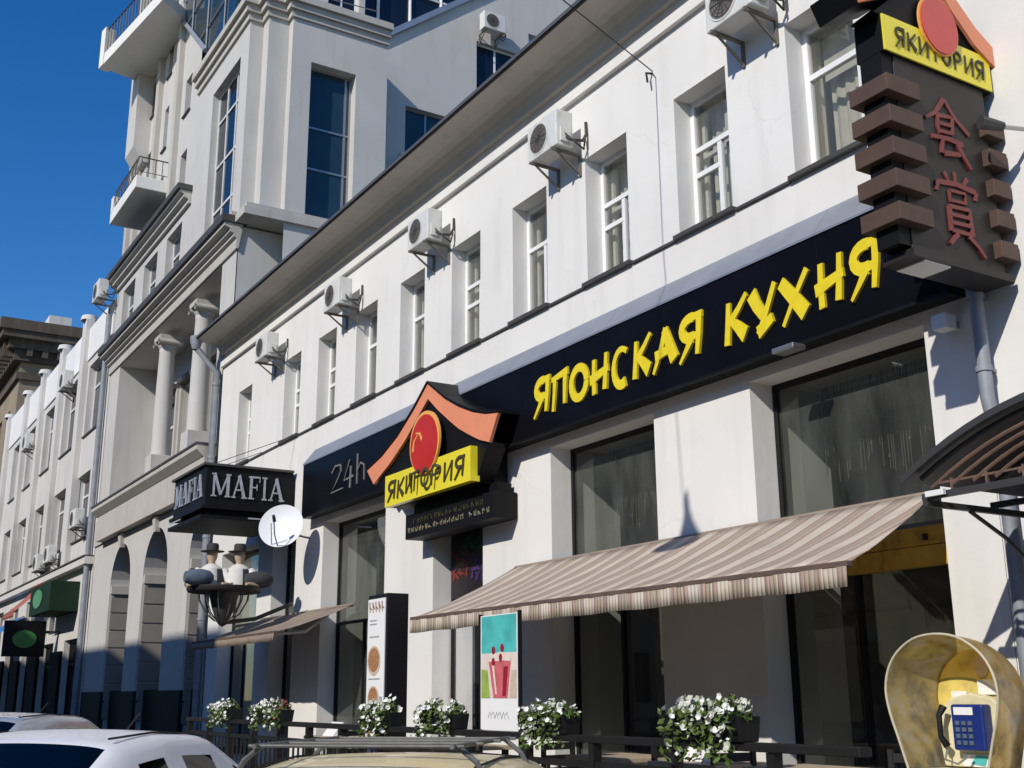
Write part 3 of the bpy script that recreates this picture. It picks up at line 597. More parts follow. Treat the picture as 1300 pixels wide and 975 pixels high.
# ------------------------------------------------------------------ air conditioners
def make_ac(w_=.74, h=.55, d=.28):
    o = thing('air_conditioner', '', 'air conditioner', (0, 0, 0))
    MB().box(0, w_, -.48, -.48 + d, 0.03, h + .03).build('casing', 'ac_white', o, bevel=.018)
    g = MB(); g.lathe([(.235, -.488), (.215, -.488), (.215, -.482)], (.29, 0, h / 2 + .03), 'y', 28); gr = g.build('fan_ring', 'ac_white', o, True)
    g = MB(); g.lathe([(.0, -.484), (.215, -.484)], (.29, 0, h / 2 + .03), 'y', 28); g.build('fan_grille', 'ac_grille', o)
    g = MB()
    for r in (.06, .10, .14, .18): g.lathe([(r, -.490), (r + .008, -.490)], (.29, 0, h / 2 + .03), 'y', 24)
    for k in range(6):
        a = k * math.pi / 6; g.box(0, 0, 0, 0, 0, 0) if False else g.prism([(.29 + .2 * math.cos(a) - .004 * math.sin(a), -.492, h / 2 + .03 + .2 * math.sin(a) + .004 * math.cos(a)), (.29 - .2 * math.cos(a) - .004 * math.sin(a), -.492, h / 2 + .03 - .2 * math.sin(a) + .004 * math.cos(a)), (.29 - .2 * math.cos(a) + .004 * math.sin(a), -.492, h / 2 + .03 - .2 * math.sin(a) - .004 * math.cos(a)), (.29 + .2 * math.cos(a) + .004 * math.sin(a), -.492, h / 2 + .03 + .2 * math.sin(a) - .004 * math.cos(a))], (0, .003, 0))
    g.build('guard_wire', 'ac_dark', o)
    for x in (.08, w_ - .12):
        b = MB(); b.box(x, x + .035, -.50, 0, -.01, .028); b.box(x, x + .035, -.035, 0, -.30, -.01); b.prism([(x + .005, -.42, -.01), (x + .005, -.38, -.01), (x + .005, -.035, -.24), (x + .005, -.035, -.28)], (.02, 0, 0)); b.build('bracket', 'ac_grille', o)
    MB().box(w_ + .002, w_ + .03, -.42, -.26, .10, .30).build('valve_cover', 'ac_white', o)
    g = MB(); g.tube([(w_ + .02, -.33, .16), (w_ + .10, -.28, .10), (w_ + .12, -.12, .12), (w_ + .08, -.03, .26), (w_ + .06, -.02, .45)], .022, 8); g.tube([(w_ + .02, -.35, .22), (w_ + .13, -.25, .06), (w_ + .11, -.10, .0), (w_ + .05, -.03, .2)], .014, 8); g.build('pipe', 'ac_dark', o, True)
    return o
ac0 = make_ac()
ACL = [((-8.77, D, 8.86), 'large white air conditioner on the white facade nearest the projecting sign', 1.0),
       ((-12.62, D, 8.84), 'second white air conditioner on the white facade, counting from the projecting sign', 1.0),
       ((-16.46, D, 8.82), 'middle one of five white air conditioners under the long eaves', 1.0),
       ((-20.15, D, 8.80), 'fourth white air conditioner under the eaves, counting from the projecting sign', 1.0),
       ((-24.16, D, 8.80), 'last white air conditioner under the eaves, nearest the left drainpipe', 1.0),
       ((-48.3, D, 13.6), 'air conditioner between the top windows of the farther pale building, right one', 1.3),
       ((-56.6, D, 12.6), 'air conditioner between the top windows of the farther pale building, left one', 1.3),
       ((-43.6, D, 7.4), 'air conditioner under the lower window beside the tower drainpipe', 1.2),
       ((-48.2, D, 6.6), 'right one of two air conditioners above the green-and-black shop canopy', 1.2),
       ((-50.6, D, 6.5), 'left one of two air conditioners above the green-and-black shop canopy', 1.2),
       ((-42.4, 8.4, 15.6), 'air conditioner on the tower corner above the pale parapet', 1.3)]
for i, (p, lb, s) in enumerate(ACL):
    o = ac0 if i == 0 else copy_tree(ac0)
    o.location = p; o.scale = (s, s, s); o['label'] = lb; o['group'] = 'outdoor air-conditioning units on the facades'
o = copy_tree(ac0); o.location = (-28.5, 16.2, 22.1); o.rotation_euler = (0, 0, R(90)); o.scale = (1.1, 1.1, 1.1); o['label'] = 'air conditioner on the shaded upper gable wall above the eaves'; o['group'] = 'outdoor air-conditioning units on the facades'
o = copy_tree(ac0); o.location = (-28.5, 13.4, 16.5); o.rotation_euler = (0, 0, R(90)); o['label'] = 'air conditioner just showing above the eaves below the gable window'; o['group'] = 'outdoor air-conditioning units on the facades'

# facade hook and cable, lamp hung over the street
hk = thing('suspended_lamp', 'street lamp hung on a thin cable from the white facade', 'street lamp', (-6.7, .5, 9.2))
MB().tube([(-10.35, 8.5, 9.32), (-10.25, 8.42, 9.28), (-8.9, 5.2, 9.16), (-6.5, -.1, 9.45), (-3.6, -6.5, 10.2), (-1.0, -13.8, 11.2)], .008, 5).build('cable', 'iron', hk)
MB().tube([(-10.35, 8.5, 9.32), (-10.35, 8.40, 9.30), (-10.33, 8.40, 9.16)], .015, 6).build('wall_hook', 'iron', hk)
m = MB(); m.lathe([(.03, 9.42), (.05, 9.2), (.10, 9.05), (.32, 8.62), (.30, 8.6), (.0, 8.75)], (-6.6, .25, 0), 'z', 20); m.build('lamp_shade', 'steel', hk, True)
MB().lathe([(.0, 8.5), (.12, 8.55), (.16, 8.66), (.1, 8.72)], (-6.6, .25, 0), 'z', 16).build('bulb', 'lamp_glass', hk, True)

# ------------------------------------------------------------------ marquee with MAFIA lettering
mq = thing('marquee_sign', 'black box canopy with silver MAFIA letters over the far entrance', 'sign', (-23.6, 7.5, 5))
MB().box(-24.75, -22.5, 6.6, 8.44, 5.27, 6.07).build('box', 'sign_black', mq, bevel=.01)
MB().box(-24.82, -22.44, 6.54, 8.43, 6.072, 6.12).build('top_rim', 'dark_flashing', mq)
MB().box(-24.82, -22.44, 6.54, 8.43, 5.20, 5.268).build('bottom_rim', 'sign_black', mq)
m = MB(); m.prism([(-24.6, 6.75, 5.199), (-22.65, 6.75, 5.199), (-22.65, 8.4, 5.199), (-24.6, 8.4, 5.199)], (0, 0, -.12)); m.build('lower_step', 'sign_black', mq)
MB().box(-24.8, -22.46, 6.52, 8.42, 5.0, 5.075).build('canopy_tray', 'sign_black', mq)
MB().box(-22.49, -22.47, 6.75, 7.9, 5.215, 5.245).build('trim_strip', 'letter_silver', mq)
MB().box(-24.7, -23.9, 6.525, 6.538, 5.14, 5.165).build('trim_strip', 'letter_silver', mq)
MB().box(-22.46, -22.445, 7.5, 8.2, 5.04, 5.07).build('trim_strip', 'letter_silver', mq)
SER = {'M': [([(.08, .0), (.08, 1)], .10, .10), ([(.08, 1), (.5, .1)], .17, .14), ([(.5, .1), (.92, 1)], .07, .07), ([(.92, 0), (.92, 1)], .17, .17), ([(-.06, .03), (.24, .03)], .06, .06), ([(.76, .03), (1.08, .03)], .06, .06), ([(-.06, .97), (.2, .97)], .06, .06), ([(.8, .97), (1.08, .97)], .06, .06)],
       'A': [([(.5, 1), (.08, 0)], .07, .07), ([(.45, 1), (.9, 0)], .19, .19), ([(.25, .35), (.75, .35)], .06, .06), ([(-.06, .03), (.24, .03)], .06, .06), ([(.7, .03), (1.08, .03)], .06, .06)],
       'F': [([(.25, 0), (.25, 1)], .19, .19), ([(.05, .97), (.95, .97)], .07, .07), ([(.25, .52), (.72, .52)], .06, .06), ([(.93, 1), (.93, .76)], .06, .03), ([(.72, .66), (.72, .4)], .05, .05), ([(.05, .03), (.5, .03)], .06, .06)],
       'I': [([(.5, 0), (.5, 1)], .3, .3), ([(.1, .97), (.9, .97)], .07, .07), ([(.1, .03), (.9, .03)], .07, .07)]}
GLY.update(SER)
lettering('MAFIA', lambda u, v, n: (-22.498 + n, u, v), [6.74, 7.15, 7.47, 7.76, 7.93], [7.08, 7.43, 7.73, 7.88, 8.22], 5.45, 5.92, 'letter_silver', mq, .03)
lettering('MAFIA', lambda u, v, n: (u, 6.598 - n, v), [-24.55, -24.05, -23.62, -23.25, -23.02], [-24.14, -23.68, -23.30, -23.08, -22.66], 5.45, 5.92, 'letter_silver', mq, .03)
for x in (-24.6, -22.65): MB().tube([(x, 8.45, 6.9), (x, 6.7, 6.1)], .008, 6).build('stay_rod', 'iron', mq)

# tray with two mannequins
tr = thing('display_tray', 'round iron tray on a flared wire basket bracket beneath the black canopy', 'display tray', (-22.8, 7.2, .13))
cx, cy = -22.8, 7.2
m = MB(); m.lathe([(.0, 3.60), (.70, 3.60), (.73, 3.64), (.73, 3.70), (.70, 3.70), (.69, 3.65), (.0, 3.65)], (cx, cy, 0), 'z', 32); m.build('tray', 'iron', tr, True)
for k in range(12):
    a = 2 * math.pi * k / 12; MB().tube([(cx + .5 * math.cos(a), cy + .5 * math.sin(a), 3.6), (cx + .48 * math.cos(a), cy + .48 * math.sin(a), 3.45), (cx + .34 * math.cos(a), cy + .34 * math.sin(a), 3.2), (cx + .15 * math.cos(a), cy + .15 * math.sin(a), 3.05)], .013, 6).build('stand_wire', 'rack_grey', tr)
m = MB(); m.lathe([(.3, 3.6), (.22, 3.3), (.12, 3.05), (.07, 2.98), (.0, 2.94)], (cx, cy, 0), 'z', 16); m.build('pedestal', 'steel_dark', tr, True)
MB().tube([(cx, cy, 3.02), (cx - .1, cy + .7, 3.12), (cx - .25, 8.72, 3.45)], .04, 8).build('wall_arm', 'steel_dark', tr, True)
def mannequin(loc, rot, label):
    o = thing('mannequin', label, 'mannequin', (0, 0, 0), 'seated mannequins on the tray')
    m = MB(); m.lathe([(.0, 0), (.19, .0), (.20, .12), (.185, .25), (.17, .34), (.10, .40), (.06, .42), (.055, .47), (.075, .51), (.088, .57), (.085, .63), (.05, .69), (.0, .70)], (0, 0, 0), 'z', 18); m.build('body', 'mann_skin', o, True)
    m = MB(); m.lathe([(.21, -.002), (.215, .12), (.20, .25), (.182, .345), (.105, .405), (.07, .425)], (0, 0, 0), 'z', 18); m.build('shirt', 'mann_shirt', o, True)
    m = MB(); m.lathe([(.222, .0), (.227, .12), (.213, .24), (.19, .33)], (0, 0, 0), 'z', 10, R(-60), R(60)); m.lathe([(.222, .0), (.227, .12), (.213, .24), (.19, .33)], (0, 0, 0), 'z', 10, R(140), R(220)); m.build('waistcoat', 'mann_vest', o, True)
    m = MB(); m.lathe([(.0, .645), (.19, .635), (.195, .645), (.10, .66), (.10, .74), (.085, .775), (.0, .76)], (0, 0, 0), 'z', 22); m.build('hat', 'mann_hat', o, True)
    m = MB(); m.lathe([(.0, .06), (.02, .04), (.018, .0)], (.0, -.085, .565), 'y', 8); m.build('nose', 'mann_skin', o, True)
    for s in (-1, 1):
        MB().tube([(s * .19, 0, .32), (s * .30, -.06, .16), (s * .34, -.16, .05)], [.075, .085, .075], 10).build('sleeve', 'mann_shirt', o, True)
        MB().tube([(s * .34, -.16, .05), (s * .24, -.30, .06), (s * .20, -.34, .06)], [.05, .04, .03], 8).build('forearm', 'mann_skin', o, True)
    o.location = loc; o.scale = (1.15, 1.15, 1.12); o.rotation_euler = (0, 0, R(rot)); return o
tr.location = (-21.6, 6.82, .13); tr.scale = (.95, .95, .967); cx, cy = -21.6, 6.82
mannequin((cx - .12, cy - .23, 3.545), 70, 'left of two mannequins in dark hat and white shirt on the tray')
mannequin((cx + .05, cy + .25, 3.545), 60, 'right of two mannequins in dark hat and white shirt on the tray')
def cushion(c, lab, mtl):
    m = MB(); m.lathe([(.0, -.28), (.10, -.26), (.15, -.12), (.16, .05), (.13, .2), (.06, .27), (.0, .28)], c, 'y', 18); tag(m.build('bolster', mtl, None, True), lab, 'bolster', 'rolls on the tray')
cushion((cx + .28, cy - .58, 3.72), 'blue-grey roll lying on the left edge of the tray', 'mann_sleeve')
cushion((cx + .35, cy + .55, 3.72), 'dark grey roll lying on the right edge of the tray', 'mann_vest')

# satellite dish
sd = thing('satellite_dish', 'white satellite dish on a wall arm between the black canopy and the fascia', 'satellite dish', (-21.6, 8.5, 4.7))
nd = (Vector((0, 0, 1.6)) - Vector((-21.1, 7.7, 4.76))).normalized(); nd = Vector((nd.x * .9 + .05, nd.y - .35, .30)).normalized(); q = nd.to_track_quat('Z', 'Y').to_matrix().to_4x4(); q.translation = (-21.15, 7.72, 4.76)
m = MB(); m.lathe([(.0, -.075), (.15, -.068), (.3, -.04), (.42, -.003), (.44, .004), (.44, -.006), (.3, -.052), (.0, -.087)], (0, 0, 0), 'z', 40); m.build('reflector', 'dish_white', sd, True, xf=q)
m = MB(); m.tube([(-.02, -.42, -.03), (0, -.30, .30), (0, -.05, .46)], .012, 6); m.tube([(-.14, -.38, -.01), (-.06, -.12, .40)], .009, 6); m.build('feed_arm', 'steel_dark', sd, xf=q)
MB().tube([(0, -.08, .40), (0, -.0, .50)], [.035, .03], 10).build('receiver', 'steel_dark', sd, xf=q)
MB().tube([tuple(q @ Vector((0, 0, -.08))), (-21.45, 8.1, 4.65), (-21.6, 8.5, 4.62)], .022, 8).build('wall_arm', 'steel', sd)

# ------------------------------------------------------------------ awnings
def awning(nm, lab, x0, x1, yw, zw, yf, zf, mt, vh, wob, arms, dl=0.0, dr=0.0):
    o = thing(nm, lab, 'awning', ((x0 + x1) / 2, yw, zw))
    m = MB(); nx, ny = 48, 10; g = {}
    for i in range(nx + 1):
        for j in range(ny + 1):
            u, v = i / nx, j / ny; x = x0 + dl * v + (x1 + dr * v - x0 - dl * v) * u; y = yw + (yf - yw) * v
            z = zw + (zf - zw) * v - .05 * math.sin(math.pi * v) + (.012 * math.sin(u * 9 * math.pi) + .008 * math.sin(u * 31 + v * 5) + .005 * math.sin(u * 57 - v * 9)) * math.sin(math.pi * v)
            g[i, j] = len(m.v); m.v.append((x, y, z))
    for i in range(nx):
        for j in range(ny): m.f.append((g[i, j], g[i + 1, j], g[i + 1, j + 1], g[i, j + 1]))
    X0, X1 = x0, x1; x0, x1 = x0 + dl, x1 + dr
    c = m.build('canvas', mt, o, True); sm = c.modifiers.new('thickness', 'SOLIDIFY'); sm.thickness = .006
    m = MB(); n = 150
    for k in range(n):
        a, b = x0 + (x1 - x0) * k / n, x0 + (x1 - x0) * (k + 1) / n
        w1, w2 = wob * math.sin(k * .55) + wob * .6 * math.sin(k * .21 + 1), wob * math.sin((k + 1) * .55) + wob * .6 * math.sin((k + 1) * .21 + 1)
        h1, h2 = vh + .005 * math.sin(k * .33), vh + .005 * math.sin((k + 1) * .33)
        m.quad((a, yf - .03, zf - .03), (b, yf - .03, zf - .03), (b, yf - .03 - w2, zf - .03 - h2), (a, yf - .03 - w1, zf - .03 - h1))
    c = m.build('valance', mt, o, True); sm = c.modifiers.new('thickness', 'SOLIDIFY'); sm.thickness = .004
    MB().box(x0 - .01, x1 + .01, yf - .035, yf + .03, zf - .035, zf + .012).build('front_bar', 'brick_brown', o, bevel=.008)
    MB().tube([(X0, yw + .02, zw), (X1, yw + .02, zw)], .03, 10).build('roller', 'awning_brown', o, True)
    for ax in arms:
        MB().tube([(ax, yw + .02, zw - .12), (ax + .75, (yw + yf) / 2, (zw + zf) / 2 - .22), (ax + .1, yf + .02, zf - .02)], .028, 8).build('folding_arm', 'white_plain', o)
    return o
awning('striped_awning', 'long beige and brown striped awning with hanging valance over the terrace', -13.7, -6.62, 8.42, 3.29, 6.75, 2.55, 'awning_stripe', .16, .004, (-13.2, -10.2, -7.6), .2, .48)
awning('brown_awning', 'plain brown awning over the window below the satellite dish', -24.0, -19.2, 8.42, 3.16, 7.0, 2.66, 'awning_brown', .13, .008, (-23.6, -20.4))

# ------------------------------------------------------------------ arched canopy at the right
ac = thing('arched_canopy', 'arched dark canopy with curved iron bars over the neighbouring doorway', 'canopy', (-4.2, 8.5, 2.9))
AX, HW = -4.15, 1.5
def archz(x, zc=3.10, rise=.44): t = (x - AX) / HW; return zc + rise * (1 - t * t)
m = MB(); n = 20
for k in range(n):
    a, b = AX - HW + 2 * HW * k / n, AX - HW + 2 * HW * (k + 1) / n
    m.prism([(a, 6.86, archz(a)), (b, 6.86, archz(b)), (b, 6.86, archz(b) + .02), (a, 6.86, archz(a) + .02)], (0, 1.63, 0))
m.build('roof_sheet', 'poly_dark', ac)
m = MB()
for k in range(n):
    a, b = AX - HW + 2 * HW * k / n, AX - HW + 2 * HW * (k + 1) / n
    m.prism([(a, 6.83, archz(a) - .02), (b, 6.83, archz(b) - .02), (b, 6.83, archz(b) + .03), (a, 6.83, archz(a) + .03)], (0, .03, 0))
m.build('edge_trim', 'steel_dark', ac)
for y in (6.92, 7.7, 8.42):
    MB().box(AX - HW + .1, AX + HW - .1, y, y + .045, 2.95, 2.995).build('tie_beam', 'steel_dark', ac)
    MB().tube([(AX - HW + .1 + (2 * HW - .2) * k / 16, y + .02, archz(AX - HW + .1 + (2 * HW - .2) * k / 16) - .045) for k in range(17)], .022, 8).build('arch_bar', 'steel_dark', ac)
for q in (.88, .76, .64, .52, .40, .28):
    MB().tube([(AX - HW * q + 2 * HW * q * k / 16, 6.94, 3.03 + .44 * q * (1 - ((k / 8) - 1) ** 2)) for k in range(17)], .014, 6).build('ornament_bar', 'iron_brown', ac)
for k in range(9):
    x = AX - HW + .35 + k * .29; MB().box(x, x + .016, 6.93, 6.955, 2.995, min(3.03 + .05, archz(x) - .04)).build('upright_bar', 'iron_brown', ac)
MB().box(AX - HW + .25, AX + HW - .25, 6.932, 6.952, 3.05, 3.065).build('ornament_bar', 'iron_brown', ac)
for x in (AX - HW + .12, AX + HW - .16):
    MB().box(x, x + .04, 6.9, 8.5, 2.90, 2.945).build('side_beam', 'steel_dark', ac)
    MB().tube([(x + .02, 8.48, 2.2), (x + .02, 8.2, 2.45), (x + .02, 7.8, 2.72), (x + .02, 7.4, 2.9)], .016, 8).build('brace', 'steel_dark', ac)
MB().box(AX - HW + .17, AX - HW + .33, 6.87, 6.899, 2.96, 3.0).build('lamp_strip', 'white_plain', ac)
MB().tube([(-5.1, 8.42, 2.9), (-5.1, 8.40, 2.4), (-5.05, 8.42, .2)], .05, 10).build('gutter_pipe', 'rubber', ac)

# ------------------------------------------------------------------ terrace
td = struct(MB().box(-24.2, -6.2, 6.2, 8.49, .13, .20).build('terrace_base', 'wood_dark'))
for k in range(15): MB().box(-24.2, -6.2, 6.2 + k * .152, 6.2 + k * .152 + .142, .204, .226).build('plank', 'deck', td)
rl = thing('terrace_railing', 'low black wooden railing along the front of the cafe terrace', 'railing', (-14, 6.25, .13))
MB().box(-21.5, -5.7, 6.22, 6.34, 1.17, 1.235).build('top_rail', 'wood_dark', rl, bevel=.006)
MB().box(-21.5, -5.7, 6.25, 6.30, .95, 1.01).build('lower_rail', 'wood_dark', rl); MB().box(-21.5, -5.7, 6.25, 6.30, .35, .41).build('lower_rail', 'wood_dark', rl)
x = -21.4; k = 0
while x < -5.7:
    if k % 6 == 0: MB().box(x - .04, x + .04, 6.235, 6.325, .13, 1.168).build('post', 'wood_dark', rl)
    else: MB().box(x - .012, x + .012, 6.262, 6.288, .405, .955).build('baluster', 'iron', rl)
    x += .19; k += 1

def planter(loc, L_, lab, seed, red=0.0, rz=0):
    rnd = random.Random(seed); o = thing('flower_planter', lab, 'planter', (0, 0, 0), 'flower boxes on the terrace railing')
    MB().prism([(-L_ / 2, -.09, 0), (-L_ / 2, .09, 0), (-L_ / 2, .12, .19), (-L_ / 2, -.12, .19)], (L_, 0, 0)).build('trough', 'frame_black', o, bevel=.008)
    MB().box(-L_ / 2 + .02, L_ / 2 - .02, -.10, .10, .15, .185).build('soil', 'soil', o)
    hs = .24; mounds = [(rnd.uniform(-L_ * .42, L_ * .42), rnd.uniform(.10, .20), rnd.uniform(.10, .21)) for _ in range(rnd.choice((4, 5, 7)))]
    def spot():
        mx, r, h = rnd.choice(mounds); a = rnd.uniform(0, 6.28); q = math.sqrt(rnd.random()); e = rnd.random()
        x = mx + r * 1.1 * q * math.cos(a); y = r * .95 * q * math.sin(a)
        if e < .34: return x, -.12 - rnd.random() * .08, .24 - rnd.random() ** 1.5 * .38
        return x, y, .19 + h * (1 - q * q) * rnd.uniform(.3, 1.05)
    lv = MB()
    for _ in range(640):
        x, y, z = spot(); z -= .02; n = Vector((rnd.gauss(0, 1), rnd.gauss(-.3, 1), rnd.gauss(.8, .7))).normalized(); t = n.orthogonal().normalized(); t = (Matrix.Rotation(rnd.uniform(0, 6.28), 3, n) @ t); b = n.cross(t); s = rnd.uniform(.018, .034); c = Vector((x, y, z))
        lv.poly([c - t * s * 1.3, c + b * s * .7 - n * .004, c + t * s * 1.3, c - b * s * .7 - n * .004])
    for _ in range(34):
        x, y, z = spot(); z += .03; lv.tube([(x * .8, 0, .18), (x * .9, y * .7, .18 + (z - .18) * .6), (x, y, z)], .003, 4)
    ob = lv.build('foliage', 'leaf', o); ob['kind'] = 'stuff'
    fw_, fr_, fc_ = MB(), MB(), MB()
    for _ in range(135):
        x, y, z = spot(); z += .015; n = Vector((rnd.gauss(.25, .7), rnd.gauss(-.8, .6), rnd.gauss(.7, .5))).normalized(); t = n.orthogonal().normalized(); b = n.cross(t); s = rnd.choice((.018, .026, .032, .038, .044)) * rnd.uniform(.85, 1.1); c = Vector((x, y, z)) + n * .015; a0 = rnd.uniform(0, 6.28)
        mb = fr_ if (red and x > L_ * (.5 - red) and rnd.random() < .6) else (fw_ if rnd.random() < .6 else fc_)
        ring = []
        for k in range(10):
            a = a0 + 2 * math.pi * k / 10; rr = s * (1.0 if k % 2 == 0 else .80); ring.append(c + t * rr * math.cos(a) + b * rr * math.sin(a) + n * (.007 if k % 2 else .012))
        i = len(mb.v); mb.v += [tuple(c - n * .012)] + [tuple(p) for p in ring]
        for k in range(10): mb.f.append((i, i + 1 + k, i + 1 + (k + 1) % 10))
    ob = fw_.build('flowers', 'petal', o); ob['kind'] = 'stuff'
    ob = fc_.build('flowers', 'petal_cream', o); ob['kind'] = 'stuff'
    if fr_.v: ob = fr_.build('flowers', 'petal_red', o); ob['kind'] = 'stuff'
    o.location = loc; o.rotation_euler = (0, 0, R(rz)); k = 1.0 if seed == 11 else .86; o.scale = (k, k, k); return o
planter((-7.3, 6.28, 1.235), .95, 'largest box of white flowers, nearest the phone hood', 11)
planter((-9.62, 6.28, 1.235), .95, 'box of white flowers just right of the smoothie banner', 12)
planter((-11.75, 6.28, 1.235), .95, 'box of white flowers just left of the smoothie banner', 13)
planter((-13.35, 6.28, 1.235), .95, 'box of white flowers in front of the menu lightbox', 14)
planter((-17.2, 6.28, 1.235), 1.5, 'box of white and a few red flowers below the brown awning', 15, .12)
planter((-19.4, 6.28, 1.235), 1.2, 'shaded box of white flowers at the far left end of the railing', 16)

# menu lightbox
lb = thing('menu_lightbox', 'tall black lightbox with a white food poster standing on the terrace', 'lightbox', (-14.7, 6.95, .226))
MB().box(-14.98, -14.36, 6.80, 7.12, .23, 2.94).build('casing', 'frame_black', lb, bevel=.01)
pp = MB().box(-14.95, -14.40, 6.786, 6.798, .5, 2.88).build('poster', 'paper_white', lb)
for z, r in ((2.05, .20), (1.55, .17), (1.1, .17)):
    m = MB(); disc(m, (-14.72, z), r * 1.05, r, 6.782, .003, 24); m.build('dish_print', 'print_plate', pp); m = MB(); disc(m, (-14.72, z + .01), r * .85, r * .8, 6.779, .003, 20); m.build('food_print', 'print_food', pp)
x = -14.9
for k in range(5):
    m = MB(); brush(m, lambda u, v, n: (u, 6.785 - n, v), [(x, 2.84), (x + .02, 2.70)], .03, .02, .004); brush(m, lambda u, v, n: (u, 6.785 - n, v), [(x, 2.78 + .05 * (k % 2)), (x + .07, 2.74)], .02, .02, .005); m.build('title_print', 'print_brown', pp); x += .1
m = MB()
for z in (2.58, 2.53, 2.36, 1.80, 1.34): m.box(-14.88, -14.88 + random.uniform(.2, .42), 6.782, 6.785, z, z + .018)
m.build('text_line', 'print_grey', pp)
MB().box(-14.52, -14.44, 6.781, 6.785, 1.32, 1.58).build('bottle_print', 'print_grey', pp)

# smoothie banner
bn = thing('smoothie_banner', 'upright teal and white banner with a pink smoothie hanging at the railing', 'banner', (-10.55, 6.3, 1.25))
yb = 6.36; m = MB(); m.box(-11.06, -10.30, yb, yb + .02, 1.24, 2.42); m.build('board', 'paper_white', bn)
def lay(nm, pts, mt, k): MB().prism([(x, yb - .0015 * k, z) for x, z in pts], (0, .001, 0)).build(nm, mt, bn)
lay('sky_print', [(-11.04, 2.0), (-10.32, 2.0), (-10.32, 2.41), (-11.04, 2.41)], 'print_teal', 1)
lay('cream_print', [(-11.04, 1.56), (-10.32, 1.56), (-10.32, 2.02), (-11.04, 2.02)], 'print_cream', 2)
lay('green_print', [(-11.04, 1.56), (-10.86, 1.56), (-10.9, 1.84), (-11.04, 1.86)], 'print_green', 3)
lay('wood_print', [(-10.46, 1.56), (-10.32, 1.56), (-10.32, 1.84), (-10.42, 1.84)], 'print_plate', 3)
lay('glass_print', [(-10.78, 1.56), (-10.50, 1.56), (-10.42, 1.97), (-10.62, 2.0), (-10.88, 1.93)], 'print_pink', 4)
lay('foam_print', [(-10.87, 1.93), (-10.60, 1.94), (-10.43, 1.93), (-10.42, 1.97), (-10.52, 2.02), (-10.66, 2.03), (-10.80, 2.0)], 'print_cream', 5)
lay('glint_print', [(-10.74, 1.60), (-10.71, 1.60), (-10.77, 1.90), (-10.81, 1.90)], 'print_cream', 5)
lay('juice_print', [(-10.60, 1.58), (-10.53, 1.58), (-10.48, 1.88), (-10.57, 1.88)], 'print_berry', 4.5)
for x, z in ((-10.78, 2.05), (-10.60, 2.07), (-10.78, 1.93), (-10.63, 1.97)):
    m = MB(); disc(m, (x, z), .035, .042, yb - .009, .001, 12); m.build('berry_print', 'print_berry', bn)
m = MB()
for k in range(6): brush(m, lambda u, v, n: (u, yb - .002 - n, v), [(-10.9 + k * .07, 1.36 + .03 * (k % 2)), (-10.86 + k * .07, 1.42), (-10.83 + k * .07, 1.35)], .008, .006, .003)
m.build('script_print', 'print_grey', bn)
MB().box(-11.1, -11.07, yb - .005, yb + .03, .23, 2.44).build('pole', 'frame_black', bn); MB().box(-10.29, -10.26, yb - .005, yb + .03, .23, 2.44).build('pole', 'frame_black', bn)

# tables and chairs behind the railing
def table(x, y, lab, L_=.9, W=.7, h=.98, mt='wood_pale'):
    o = thing('cafe_table', lab, 'table', (x, y, .226), 'cafe tables on the terrace')
    MB().box(x - L_ / 2, x + L_ / 2, y - W / 2, y + W / 2, h, h + .045).build('top', mt, o, bevel=.006)
    for sx in (-1, 1):
        for sy in (-1, 1): MB().box(x + sx * (L_ / 2 - .07) - .03, x + sx * (L_ / 2 - .07) + .03, y + sy * (W / 2 - .07) - .03, y + sy * (W / 2 - .07) + .03, .226, h).build('leg', 'wood_dark', o)
for x, y, lb_ in ((-6.85, 6.95, 'pale wooden cafe table at the right end, left of the phone hood'), (-8.0, 6.9, 'pale wooden cafe table behind the largest white flower box'), (-9.3, 6.9, 'pale wooden cafe table right of the smoothie banner'), (-12.3, 6.9, 'pale wooden cafe table left of the smoothie banner'), (-16.4, 7.0, 'pale wooden cafe table left of the menu lightbox')): table(x, y, lb_)
def chair(x, y, rz, lab):
    o = thing('cafe_chair', lab, 'chair', (0, 0, 0), 'dark cafe chairs on the terrace')
    MB().box(-.22, .22, -.22, .22, .42, .47).build('seat', 'wood_dark', o, bevel=.008)
    for sx in (-1, 1):
        MB().box(sx * .19 - .02, sx * .19 + .02, -.21, -.17, 0, .42).build('leg', 'wood_dark', o); MB().box(sx * .19 - .02, sx * .19 + .02, .17, .21, 0, .92).build('leg', 'wood_dark', o)
    for k in range(3): MB().box(-.17, .17, .18, .20, .58 + k * .12, .65 + k * .12).build('back_slat', 'wood_dark', o)
    o.location = (x, y, .226); o.rotation_euler = (0, 0, R(rz))
chair(-7.4, 6.75, 80, 'dark chair between the two right-hand terrace tables'); chair(-8.65, 6.8, -85, 'dark chair between the two tables behind the big flower boxes'); chair(-10.1, 6.85, 95, 'dark chair behind the smoothie banner'); chair(-15.7, 6.9, -80, 'dark chair beside the table left of the menu lightbox'); chair(-6.5, 7.6, 20, 'dark chair by the wall under the open wooden-lintel bay')
mc = thing('menu_card', 'white folded menu card leaning on the table behind the big flower box', 'menu card', (-8.1, 6.9, 1.025))
MB().prism([(-8.25, 6.8, 1.026), (-8.25, 6.86, 1.026), (-8.25, 6.84, 1.2), (-8.25, 6.83, 1.2)], (.3, 0, 0)).build('leaf_sheet', 'paper_white', mc)
mc = thing('menu_card', 'white tilted menu card on the table left of the menu lightbox', 'menu card', (-16.3, 6.9, 1.025))
MB().prism([(-16.5, 6.8, 1.026), (-16.5, 6.95, 1.026), (-16.5, 6.97, 1.22), (-16.5, 6.95, 1.22)], (.4, 0, 0)).build('leaf_sheet', 'paper_white', mc)

